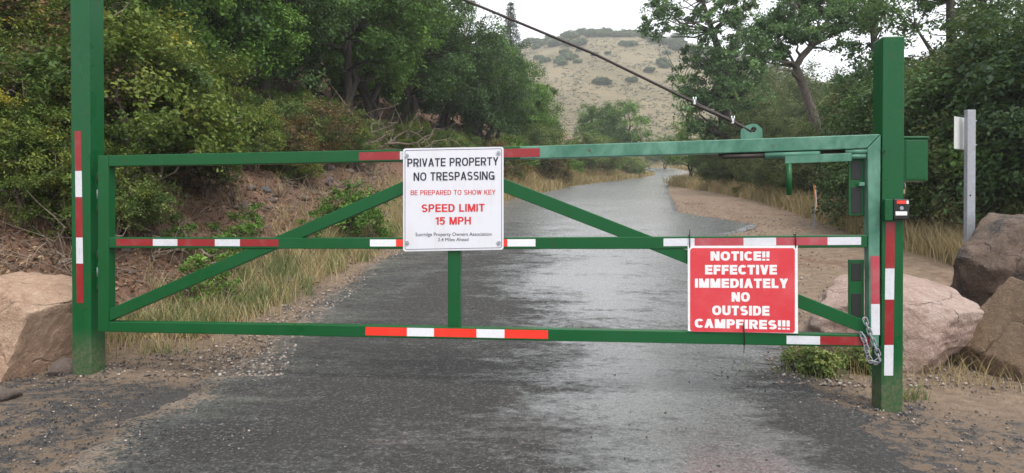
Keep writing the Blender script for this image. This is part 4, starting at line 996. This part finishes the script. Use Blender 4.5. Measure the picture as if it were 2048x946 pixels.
# conifer on the skyline
def conifer(seed, h, r0):
    g = np.random.default_rng(seed); C, O = [], []
    for t in np.linspace(.08, 1, 26):
        nb = max(3, int(11*(1-t)+3)); rr = r0*(1-t)**.85+.08
        for k in range(nb):
            a = 6.28*k/nb+g.uniform(0, 1)
            for q in (.35, .7, 1.0): C.append((math.cos(a)*rr*q*g.uniform(.8, 1.1), math.sin(a)*rr*q, h*t-rr*q*.25+g.normal(0, .08))); O.append((math.cos(a), math.sin(a), -.1))
    pos, nn, tint = clump_leaves(np.array(C), np.array(O), .42, 4, 9, g, .5)
    V, Fq = leaf_quads(pos, nn, .2, g, .28)
    mb = MB(); mb.tube([(0, 0, -.3), (0, 0, h*.5), (0, 0, h)], [.22, .12, .02], 8)
    tm = bpy.data.meshes.new('conifer_trunk'); tm.from_pydata(mb.v, [], mb.f); tm.materials.append(M_BARK)
    return tm, np_mesh('conifer_crown', V, Fq, L_CONIF, {'tint': np.repeat(tint, 4)})
zc = 1.24+(440-10)/F*72
xc = X(1021, 72); gz = HZ(xc, 72)
plant('conifer_tree', conifer(8, zc-gz, 2.3), xc, 72, 'lone dark conifer rising above the left treeline', 'tree', None)

# right-hand trees
def local_tree(name, px, Y, cl, trunks, seed, leaf, leaf_mat, bark, n_twig=9, n_leaf=46, label='', cat='tree', group=None, depth=1.6, gap=1.0):
    """clump centres and trunk joints given as they stand round the trunk foot at (px, Y); each gets its own depth"""
    x0 = X(px, Y); z0 = HZ(x0, Y); g = np.random.default_rng(seed)
    def loc(px_, py_, dy): q = P(px_, py_, Y+dy); return (q.x-x0, q.y-Y, q.z-z0)
    C = []
    for (a, b, r_, n_) in cl:
        for _ in range(n_):
            th, rr = g.uniform(0, 6.28), math.sqrt(g.random())*r_
            C.append((*loc(a+math.cos(th)*rr*1.15, b+math.sin(th)*rr*.9, g.normal(0, depth)), g.uniform(.55, 1.0)*gap))
    TR = [([np.array(loc(a, b, dy)) for a, b, dy, _ in tr], [r_ for *_, r_ in tr]) for tr in trunks]
    TR[0][0][0][2] = -.3
    data = tree_data(name, seed, 1, 0, 1, 1, 0, 1, n_twig, n_leaf, leaf, leaf_mat, bark, trunk=TR, centers=C)
    return plant(name, data, x0, Y, label, cat, group, 1.0, 0)
local_tree('cottonwood_tree', 1452, 34, [(1385, 20, 75, 34), (1340, 50, 42, 10), (1460, -30, 90, 40), (1430, 75, 60, 26), (1480, 110, 45, 20), (1400, 140, 55, 26), (1450, 165, 60, 34), (1500, 180, 40, 18), (1385, 195, 36, 13), (1440, 215, 62, 26), (1520, 130, 22, 5), (1330, 10, 40, 10)],
           [[(1453, 375, 0, .36), (1452, 270, 0, .31), (1448, 190, .2, .26), (1444, 120, .1, .2), (1425, 60, 0, .14), (1405, 0, .2, .09), (1400, -70, 0, .04)], [(1446, 150, .1, .16), (1470, 90, .6, .12), (1485, 20, .5, .07), (1500, -60, .5, .03)], [(1450, 230, 0, .14), (1410, 190, -.6, .09), (1370, 170, -1, .04)]],
           401, .17, L_COTTON, M_BARK, 7, 16, 'large cottonwood with a dark straight trunk behind the cable lug', gap=.62)
local_tree('leaning_tree', 1648, 23.5, [(1560, 70, 48, 26), (1535, 100, 26, 8), (1590, 30, 55, 24), (1640, 10, 60, 26), (1690, 30, 55, 22), (1700, -30, 60, 22), (1570, -10, 40, 14), (1655, 75, 26, 7), (1520, 45, 22, 5)],
           [[(1650, 420, 0, 0.186), (1640, 268, 0, 0.167), (1622, 215, .1, 0.155), (1604, 165, .1, 0.143), (1592, 132, 0, 0.130), (1603, 112, 0, 0.118), (1622, 92, 0, 0.105), (1645, 55, .2, 0.081), (1668, 20, .2, 0.062), (1695, -40, .2, 0.031)], [(1622, 92, 0, 0.062), (1612, 50, -.3, 0.043), (1590, 5, -.4, 0.019)], [(1594, 136, 0, 0.056), (1575, 100, .3, 0.037), (1555, 70, .5, 0.019)]],
           402, .115, L_COTTON, M_BARKG, 8, 19, 'tree with a bare crooked grey trunk leaning left behind the latch end of the gate', gap=.5, depth=1.0)
local_tree('tall_tree', 1905, 15.5, [(1800, 10, 60, 13), (1890, 0, 80, 20), (1850, -60, 90, 20), (1780, 130, 40, 8), (1880, 160, 70, 26), (1940, 130, 50, 18), (1960, 40, 50, 13), (1830, 210, 60, 28), (1900, 250, 80, 40)],
           [[(1908, 470, 0, .17), (1906, 300, 0, .15), (1904, 180, 0, .13), (1903, 90, 0, .11), (1900, 0, 0, .08), (1896, -100, 0, .04)], [(1904, 180, 0, .07), (1870, 110, -.4, .05), (1830, 50, -.6, .02)], [(1904, 130, 0, .06), (1940, 70, .4, .04), (1960, 10, .4, .02)]],
           403, .105, L_DARK, M_BARK, 6, 12, 'tall dark tree behind the grey sign pole with trunk showing', gap=.5, depth=1.0)
local_tree('tall_tree', 1968, 17.5, [(2000, 170, 55, 22), (1985, 10, 60, 14), (2060, 0, 50, 9), (2080, 150, 50, 16), (1960, 200, 60, 26), (2040, 230, 70, 34), (2110, 60, 40, 7), (2000, -50, 80, 22)],
           [[(1972, 470, 0, .2), (1970, 250, 0, .17), (1966, 120, 0, .14), (1964, 20, 0, .1), (1960, -90, 0, .05)], [(1967, 150, 0, .08), (2010, 90, .4, .05), (2050, 40, .5, .02)]],
           404, .115, L_DARK, M_BARK, 6, 12, 'tall dark tree at right frame edge with bright sky gaps in its crown', gap=.55, depth=1.2)
local_tree('tall_tree', 1760, 20, [(1730, 20, 50, 16), (1770, -10, 60, 16), (1715, 100, 30, 6), (1780, 110, 30, 6), (1745, 165, 45, 18), (1700, 190, 40, 16), (1790, 190, 50, 22)],
           [[(1762, 460, 0, .16), (1758, 250, 0, .14), (1752, 130, 0, .11), (1745, 40, 0, .08), (1740, -70, 0, .04)]],
           405, .12, L_COTTON, M_BARK, 6, 12, 'tall tree standing just behind the top of the latch post', gap=.55, depth=1.0)
# dark thicket at the right, willows in the middle distance
THK = [tree_data('thicket_bush', 330+i, 4.2, .2, 1.9, 1.9, 95, .7, 8, 30, .095, L_DARK, M_BARK, .06, n_stem=4, shell=.3) for i in range(3)]
WIL = [tree_data('willow', 340+i, 4.4, .3, 1.9, 1.9, 100, .6, 8, 36, .085, mat_leaf('willow_leaves', [(.05, .07, .024), (.085, .115, .04), (.13, .16, .058), (.19, .21, .085)]), M_BARK, .06, n_stem=4, shell=.3) for i in range(2)]
GRP_T = 'dark bushes of the thicket behind the boulders'
for px, Y, s in ((1800, 14.2, .85), (1860, 13, .8), (1925, 12.4, .85), (1990, 11.8, .9), (2060, 11, .95), (2130, 10.4, 1.0), (1830, 16.5, .9), (1900, 16, .95), (1975, 15.2, 1.0), (2060, 14.5, 1.0), (2140, 13.8, 1.0), (1770, 17, .8), (1880, 20, 1.0), (2000, 20, 1.1), (2110, 19, 1.2), (1760, 21, .9), (1830, 24, 1.1), (1950, 25, 1.2), (2080, 25, 1.25)):
    px_plant('thicket_bush', WIL[0] if (px*7+int(Y*10)) % 4 == 0 else THK[int(rg.integers(0, 3))], px, Y, 'leafy bush in the dark thicket behind the sign pole and boulders', 'bush', GRP_T, s, rg=rg, parts=('stem', 'foliage'))
GRP_W = 'olive willows behind the gate latch'
for px, Y, s in ((1735, 16.6, .42), (1690, 17.4, .46), (1640, 18.2, .42), (1600, 19.4, .45), (1555, 20.5, .42), (1665, 19.6, .5), (1720, 19, .52), (1515, 23, .45), (1470, 26, .42), (1435, 29, .45), (1590, 22.5, .5), (1700, 27, .95), (1735, 28, 1.0), (1670, 30, .85), (1540, 30, .85), (1500, 33, .8), (1600, 34, .9), (1660, 38, 1.3), (1580, 43, 1.35), (1740, 34, 1.35), (1700, 40, 1.4), (1530, 40, 1.15), (1490, 40, .8), (1420, 36, .5), (1560, 48, 1.9), (1520, 46, 1.6), (1612, 50, 1.9)):
    px_plant('willow_bush', WIL[int(rg.integers(0, 2))], px, Y, 'olive green willow bush behind the dry grass right of the road', 'bush', GRP_W, s, rg=rg, parts=('stem', 'foliage'))
px_plant('green_bush', LIME[0], 1380, 42, 'bright green rounded bush at right side of the road bend', 'bush', None, .78, parts=('stem', 'foliage'))
px_plant('green_bush', LIME[1], 1425, 46, 'second bright green bush beside cottonwood trunk by the road bend', 'bush', None, .7, parts=('stem', 'foliage'))
px_plant('young_tree', OAK[1], 1250, 68, 'upright tree with a pale stem at centre of the view before the hill', 'tree', None, 1.0)
px_plant('young_tree', OAK[3], 1195, 66, 'rounded tree beside the upright one before the hill', 'tree', None, .75)
for i, (px, Y, s) in enumerate(((1330, 95, .8), (1290, 90, .6), (1240, 80, .6), (1350, 110, .9), (1180, 72, .7), (1395, 75, .8), (1310, 112, .8), (1270, 104, .7))):
    px_plant('far_bush', SHR[i % 3] if i % 2 else LIME[i % 2], px, Y, 'distant bush at the foot of the dry hill', 'bush', 'bushes at the foot of the dry hill', s*1.2, rg=rg, parts=('stem', 'foliage'))
for px, Y, s_ in ((1175, 56, 1.1), (1200, 60, 1.2), (1225, 62, 1.1), (1250, 64, 1.2), (1275, 66, 1.0), (1150, 52, 1.0), (1212, 57, .9), (1262, 62, .9)):
    px_plant('shrub', SHRG[0] if px % 2 else SHR[1], px, Y, 'low shrub under the two trees left of the road bend', 'shrub', 'low shrubs at the road bend', s_, rg=rg, parts=('stem', 'foliage'))
# brush on the hill
L_HB = mat_leaf('hill_scrub_leaves', [(0.067, 0.104, 0.057), (0.104, 0.162, 0.076), (0.152, 0.218, 0.104), (0.228, 0.285, 0.133)])
HB = [tree_data('hill_brush', 350+i, 3.4, .1, 2.6, 2.4, 80, .9, 7, 16, .3, L_HB, M_BARK, .08, n_stem=4, shell=.3)[1] for i in range(3)]
def on_hill(px, py):
    for Y in np.arange(113, 262, .6):
        q = P(px, py, Y)
        if float(hill_h(q.x, q.y)) > q.z: return q
    return None
GRP_H = 'dark scrub on the dry hillside'
def hb(px, py, s, label='dark scrub bush on the dry hillside', grp=GRP_H, Y=None):
    q = on_hill(px, py)
    if q is None: q = Vector((X(px, 259), 259, 0)); q.z = float(hill_h(q.x, 259))
    o = mesh_obj('hill_bush', HB[int(rg.integers(0, 3))]); o.location = (q.x, q.y, float(hill_h(q.x, q.y))-.25); o.scale = (s, s, s*.8); o.rotation_euler = (0, 0, rg.uniform(0, 6.28))
    return tag(o, label, 'bush', grp)
for k in range(46): hb(rg.uniform(1178, 1305), rg.uniform(64, 75), rg.uniform(.5, .85), 'scrub bush in the dark band along the hill crest', 'scrub along the hill crest')
for k in range(95): hb(1300+k*3.7+rg.normal(0, 4), 78+k*1.25+rg.normal(0, 10), rg.uniform(.5, 1.0))
for k in range(34): hb(rg.uniform(1040, 1165), rg.uniform(68, 98), rg.uniform(.5, .95))
for k in range(14): hb(rg.normal(1128, 16), rg.normal(122, 5), rg.uniform(.45, .8))
for px, py, s in ((1195, 167, .6), (1204, 169, .75), (1213, 169, .6), (1264, 165, .6), (1298, 145, .6), (1325, 130, .8), (1332, 136, .7), (1246, 91, .6), (1256, 93, .7), (1266, 92, .6), (1190, 112, .5), (1215, 108, .4), (1160, 102, .5)): hb(px, py, s)
# sagebrush tufts: thousands, one mass
def sage():
    g = np.random.default_rng(61); n = 6500
    y = g.uniform(113, 250, n); px = g.uniform(1030, 1480, n); x = (px-PX0)/F*y; z = hill_h(x, y)
    k = vnoise(x/6, y/6, 0, 70) > -.4; x, y, z = x[k], y[k], z[k]; n = len(x)
    s = g.uniform(.22, .55, n)*g.uniform(.7, 1.3, n)
    L = 16
    off = g.normal(size=(n, L, 3))*np.array([.5, .5, .28])*s[:, None, None]; off[..., 2] = np.abs(off[..., 2])
    c = np.stack([x, y, z], 1)[:, None]+off; nn = nrmz(g.normal(size=c.shape)*.6+np.array([0, -.3, .8]))
    V, Fq = leaf_quads(c.reshape(-1, 3), nn.reshape(-1, 3), np.repeat(s*.55, L), g, .6)
    t = np.repeat(np.clip(g.normal(.45, .25, n), 0, 1), L*4)
    tag(mesh_obj('sagebrush', np_mesh('sagebrush', V, Fq, L_SAGE, {'tint': t})), kind='stuff')
sage()

# ------------------------------------------------------------------ grass
def blades(name, x, y, h, wd, lean, mat, seed, zoff=-.01, tint=.45):
    g = np.random.default_rng(seed); n = len(x); z = H(x, y)+zoff
    a = g.uniform(0, 6.28, n); la = g.uniform(0, 6.28, n); L = lean*g.uniform(.3, 1.3, n)*h
    dx, dy = np.cos(a)*wd/2, np.sin(a)*wd/2; lx, ly = np.cos(la)*L, np.sin(la)*L
    def row(t, q): return [np.stack([x+lx*t**2-dx*q, y+ly*t**2-dy*q, z+h*t*(1-.12*t)], 1), np.stack([x+lx*t**2+dx*q, y+ly*t**2+dy*q, z+h*t*(1-.12*t)], 1)]
    V = np.stack(row(0, 1)+row(.4, .85)+row(.75, .55)+row(1, .1), 1)
    b = np.arange(n)[:, None]*8
    Fq = np.concatenate([b+np.array([0, 1, 3, 2]), b+np.array([2, 3, 5, 4]), b+np.array([4, 5, 7, 6])])
    t = np.repeat(np.clip(g.normal(tint, .22, n), 0, 1), 8)
    return tag(mesh_obj(name, np_mesh(name, V.reshape(-1, 3), Fq, mat, {'tint': t})), kind='stuff')
def tufts(g, n_t, per, xs_, ys_, spread):
    k = per; x = np.repeat(xs_, k)+g.normal(0, 1, n_t*k)*np.repeat(spread, k); y = np.repeat(ys_, k)+g.normal(0, 1, n_t*k)*np.repeat(spread, k); return x, y
g = np.random.default_rng(91)
# left verge: dry with green at its foot
n = 760; ty = 6.2+15*g.random(n)**1.5; td_ = g.normal(3.55, .42, n)+.1*np.maximum(8-ty, 0); k = (td_ > 2.85) & (td_ < np.interp(ty, [6, 9, 13], [3.9, 4.2, 4.9])) & (g.random(n) < np.interp(ty, [6, 8.5, 11, 15], [.10, .25, .5, 1])*np.where((td_ > 3.9) & (ty < 14), .35, 1)); ty, td_ = ty[k], td_[k]
tx = cx(ty)-td_; sp = .05+.004*ty; x, y = tufts(g, len(ty), 52, tx, ty, sp*1.35)
hh = g.uniform(.11, .38, len(x))*np.repeat(g.uniform(.55, 1.3, len(ty)), 52)
blades('dry_grass', x, y, hh, np.full(len(x), .0035)+.0003*y, .55, G_DRY, 1, tint=.6)
n = 240; ty = 6.2+10*g.random(n)**1.4; td_ = g.normal(3.35, .28, n)+.12*np.maximum(8-ty, 0); tx = cx(ty)-td_; k = td_ > 2.8; tx, ty = tx[k], ty[k]
x, y = tufts(g, len(ty), 30, tx, ty, np.full(len(ty), .06)); blades('green_grass', x, y, g.uniform(.10, .34, len(x)), np.full(len(x), .005)+.0003*y, .5, G_GREEN, 2)
# sparse dry stalks up the bank
n = 170; ty = g.uniform(7, 18, n); td_ = g.uniform(3.8, 8.2, n); tx = cx(ty)-td_; x, y = tufts(g, n, 12, tx, ty, np.full(n, .08)); blades('dry_stalks', x, y, g.uniform(.12, .5, len(x)), np.full(len(x), .006), .7, G_DRY, 3, tint=.3)
# far left verge towards the bend
n = 2300; ty = g.uniform(16, 74, n); tx = cx(ty)-g.uniform(2.6, 4.3, n); x, y = tufts(g, n, 16, tx, ty, np.full(n, .16)); blades('verge_grass', x, y, g.uniform(.2, .55, len(x)), .01+.0005*y, .5, G_DRY, 4)
# right verge
n = 2600; ty = 9.5+32*g.random(n)**1.3; e0 = np.interp(ty, [9, 13, 20, 28, 36, 42], [6.2, 5.9, 5.4, 4.6, 3.3, 2.7]); td_ = e0+g.exponential(.9, n); tx = cx(ty)+td_; x, y = tufts(g, n, 24, tx, ty, .07+.003*ty)
blades('tall_dry_grass', x, y, g.uniform(.12, .6, len(x))*np.repeat(g.uniform(.5, 1.3, n), 24), .007+.0005*y, .5, G_DRY, 5, tint=.62)
n = 900; ty = g.uniform(40, 110, n); tx = cx(ty)+g.uniform(2.7, 6, n); x, y = tufts(g, n, 14, tx, ty, np.full(n, .3)); blades('distant_grass', x, y, g.uniform(.3, .7, len(x)), .02+.0006*y, .5, G_DRY, 6)
# thin grass round the boulders and post feet
def ring_tufts(name, spots, mat, seed, h):
    g = np.random.default_rng(seed); X_, Y_ = [], []
    for px, Y, sp, n in spots: X_.append(X(px, Y)+g.normal(0, sp, n)); Y_.append(Y+g.normal(0, sp*.5, n))
    x, y = np.concatenate(X_), np.concatenate(Y_); blades(name, x, y, g.uniform(.25, 1, len(x))*h, np.full(len(x), .005), .6, mat, seed)
ring_tufts('thin_dry_grass', [(1900, 5.35, .3, 110), (1950, 5.1, .15, 30), (2030, 5.0, .25, 40), (1700, 5.5, .25, 160), (240, 6.0, .25, 200), (330, 5.9, .3, 160), (70, 6.1, .6, 260), (120, 5.4, .2, 60), (2000, 5.9, .4, 120)], G_DRY, 7, .3)
ring_tufts('thin_green_grass', [(1830, 4.75, .05, 70), (1815, 4.7, .04, 50), (330, 5.75, .12, 90), (90, 5.9, .3, 150), (1640, 5.3, .2, 160), (250, 6.3, .2, 160)], G_GREEN, 8, .16)
WEED = tree_data('weed', 380, .3, .01, .26, .2, 40, .1, 6, 16, .03, L_OLIVE, M_TWIG, .006, n_stem=4, shell=.2)
px_plant('weed', WEED, 1632, 5.4, 'dark green weed under the gate in front of the pink boulder', 'plant', None, .85, parts=('stem', 'foliage'))
px_plant('weed', WEED, 1735, 5.5, 'smaller weed behind the latch post at the pink boulder', 'plant', None, .8, parts=('stem', 'foliage'))
TALLW = tree_data('tall_weed', 385, .7, .03, .24, .2, 24, .15, 5, 9, .045, L_LIME, M_TWIG, .008, n_stem=5, shell=.2)
GRP_WD = 'leafy weeds in the dry grass on the left verge'
for px, Y, s in ((405, 7.6, .9), (380, 7.3, .7), (440, 8.3, .8), (480, 8.8, .9), (360, 8.2, .8), (455, 7.6, .6), (620, 10.2, .8), (505, 9.4, .8)):
    px_plant('weed', TALLW, px, Y, 'leafy green weed in the dry grass left of the road', 'plant', GRP_WD, s, rg=rg, parts=('stem', 'foliage'))
GRP_M = 'small mixed shrubs on the upper bank'
k = 0
while k < 46:
    Y = rg.uniform(7.6, 19); xx = cx(Y)-rg.uniform(5.2, dmin(Y)+.6); px = PX0+xx/Y*F
    if px < 190: continue
    v = (SHRG[k % 2], SHRY[k % 2], SHR[k % 3], SHRB[0])[(0, 1, 2, 1, 2, 3)[k % 6]]
    plant('shrub', v, xx, Y, 'small leafy shrub sprouting on the upper bank', 'shrub', GRP_M, rg.uniform(.3, .55)*(1.5 if v in SHRG else 1), parts=('stem', 'foliage'), rg=rg); k += 1
for px, Y, s_ in ((262, 8.2, .36), (215, 7.7, .5), (20, 7.6, .6), (110, 7.9, .55), (165, 7.4, .5), (70, 8.8, .8)):
    px_plant('shrub', SHRY[k % 2] if px < 200 else SHR[k % 3], px, Y, 'low leafy shrub hiding the stems of the taller ones behind the hinge post', 'shrub', 'low shrubs behind the hinge post', s_, rg=rg, parts=('stem', 'foliage')); k += 1
def litter():
    g = np.random.default_rng(88); n = 30000
    y = 6.2+13*g.random(n)**1.2; x = cx(y)-2.9-6.5*g.random(n)**.8; k = (x/y*F+PX0 > -40) & (vnoise(x*1.2, y*1.2, 0, 5) > -.5-.5*g.random(n)); x, y = x[k], y[k]; n = len(x)
    c = np.stack([x, y, H(x, y)+.012+.02*g.random(n)], 1); nn = nrmz(g.normal(size=(n, 3))*.5+np.array([.3, 0, 1]))
    V, Fq = leaf_quads(c, nn, g.uniform(.03, .085, n), g, .45)
    tag(mesh_obj('leaf_litter', np_mesh('leaf_litter', V, Fq, L_LIT, {'tint': np.repeat(g.random(n), 4)})), kind='stuff')
    n = 2600; y = 6.4+12*g.random(n)**1.2; x = cx(y)-3.2-5.5*g.random(n); z = H(x, y)+.015; a = g.uniform(0, 6.28, n); L = g.uniform(.08, .45, n); e = g.normal(0, .2, n)
    dx, dy, w_ = np.cos(a)*L/2, np.sin(a)*L/2, .005
    x1, y1, x2, y2 = x-dx, y-dy, x+dx, y+dy
    A = np.stack([x1, y1, H(x1, y1)+.015], 1); B = np.stack([x2, y2, H(x2, y2)+.015+np.abs(e)*L], 1); up = np.array([0, 0, w_]); sd_ = np.stack([-np.sin(a), np.cos(a), a*0], 1)*w_
    V = np.stack([A-sd_, A+sd_, A+up*1.6, B-sd_*.6, B+sd_*.6, B+up], 1).reshape(-1, 3); b = np.arange(n)[:, None]*6
    Fq = np.concatenate([b+np.array(q) for q in ([0, 1, 4, 3], [1, 2, 5, 4], [2, 0, 3, 5])])
    tag(mesh_obj('fallen_twigs', np_mesh('fallen_twigs', V, Fq, M_TWIG)), kind='stuff')
L_LIT = mat_leaf('fallen_leaves', [(.07, .036, .024), (.15, .08, .046), (.22, .13, .075), (.34, .25, .15)], .05, 0, .8)
litter()
# dead branches on the bank
def dead(seed, n=9, L=.9):
    g = np.random.default_rng(seed); mb = MB()
    for k in range(n):
        a = g.uniform(0, 6.28); e = g.uniform(.1, .9); p1 = np.array([math.cos(a)*math.cos(e), math.sin(a)*math.cos(e), math.sin(e)])*L*g.uniform(.5, 1)
        pts, rad = limb((0, 0, -.02), p1, .012, .003, g, .1, 6); mb.tube(pts, rad, 5)
        for q in range(3):
            pts2, rad2 = limb(pts[2+q], np.array(pts[2+q])+g.normal(size=3)*L*.22, .006, .002, g, 0, 4); mb.tube(pts2, rad2, 4)
    me = bpy.data.meshes.new('dead_branches'); me.from_pydata(mb.v, [], mb.f); me.materials.append(M_TWIG); return me
DEAD = [dead(1), dead(2)]
for i, (px, Y, s) in enumerate(((600, 12.5, 1.0), (650, 13.2, 1.2), (560, 11.8, .8), (690, 14, 1.1), (300, 8.0, .9), (110, 6.8, 1.0), (470, 10.6, .8), (760, 17, 1.3))):
    o = mesh_obj('dead_brush', DEAD[i % 2]); xx = X(px, Y); o.location = (xx, Y, HZ(xx, Y)); o.scale = (s,)*3; o.rotation_euler = (0, 0, i*1.3)
    tag(o, 'bare dead brush lying on the bank', 'brush', 'dead brush on the bank')

for i, (px, Y, s) in enumerate(((780, 20, 2.4), (820, 21, 2.0), (640, 16.5, 1.9), (720, 18, 1.8), (240, 9.0, 1.4), (120, 8.6, 1.5))):
    o = mesh_obj('dead_brush', DEAD[i % 2]); xx = X(px, Y)+0; o.location = (xx, Y, HZ(xx, Y)+.5*s*.4); o.scale = (s, s, s*1.2); o.rotation_euler = (0, 0, i*1.9)
    tag(o, 'tall bare dead branches poking out of the left thicket', 'brush', 'dead branches in the left thicket')
# ------------------------------------------------------------------ sign pole at the right and roadside marker
Yp = 7.3; b0 = P(1938, 560, Yp); zp = HZ(b0.x, Yp)
sp_ = thing('sign_pole', (b0.x, Yp, zp), 'grey square metal pole behind boulders carrying a small blank sign seen from behind', 'sign post')
ptop = P(1938, 220, Yp).z; w_ = 18/F*Yp
MB().box((b0.x, Yp, (zp-.3+ptop)/2), w_, w_*.55, ptop-zp+.3, .12).build('pole', M_GREYP, sp_, .006)
c = P(1931, 265, Yp-.0)+Vector((0, .045, 0)); rzp = .55
MB().box((c.x, c.y+.03, c.z), .29, .006, .35, rzp).build('sign_panel', mat_plain('weathered_white_panel', (.52, .54, .52), .55, 0, .06), sp_, .003)
for dz in (-.13, .13):
    MB().tube([(b0.x+.02, Yp+.05, c.z+dz), (b0.x+.10, Yp+.04, c.z+dz)], .008, 8).build('bolt', M_STEEL, sp_, 0, True)
MB().tube([(b0.x-.01, Yp-w_*.28, P(1938, 391, Yp).z), (b0.x-.01, Yp-w_*.28-.004, P(1938, 391, Yp).z)], .010, 10).build('bolt_hole', M_BLACK, sp_)
Ym = 14.0; m0 = P(1630, 400, Ym); zm = HZ(m0.x, Ym)
mk = thing('roadside_marker', (m0.x, Ym, zm), 'narrow white and orange marker seen almost edge on in dry grass', 'marker')
mt, mbm = P(1630, 371, Ym).z, P(1630, 421, Ym).z
MB().prism([Vector((m0.x-.03, Ym-.16, mbm)), Vector((m0.x+.085, Ym+.2, mbm+.02)), Vector((m0.x+.03, Ym+.05, mt))], [Vector((m0.x-.022, Ym-.16, mbm)), Vector((m0.x+.093, Ym+.2, mbm+.02)), Vector((m0.x+.038, Ym+.05, mt))]).build('face', M_WHITEP, mk)
MB().prism([Vector((m0.x-.042, Ym-.17, mbm)), Vector((m0.x-.03, Ym-.165, mbm)), Vector((m0.x+.004, Ym+.04, mt+.02)), Vector((m0.x-.02, Ym+.03, mt+.02))], [Vector((m0.x-.042, Ym-.155, mbm)), Vector((m0.x-.03, Ym-.15, mbm)), Vector((m0.x+.004, Ym+.055, mt+.02)), Vector((m0.x-.02, Ym+.045, mt+.02))]).build('edge', M_ORANGE, mk)
MB().tube([(m0.x, Ym+.02, zm-.1), (m0.x, Ym+.02, mbm+.05)], .012, 6).build('stake', M_GREYP, mk)
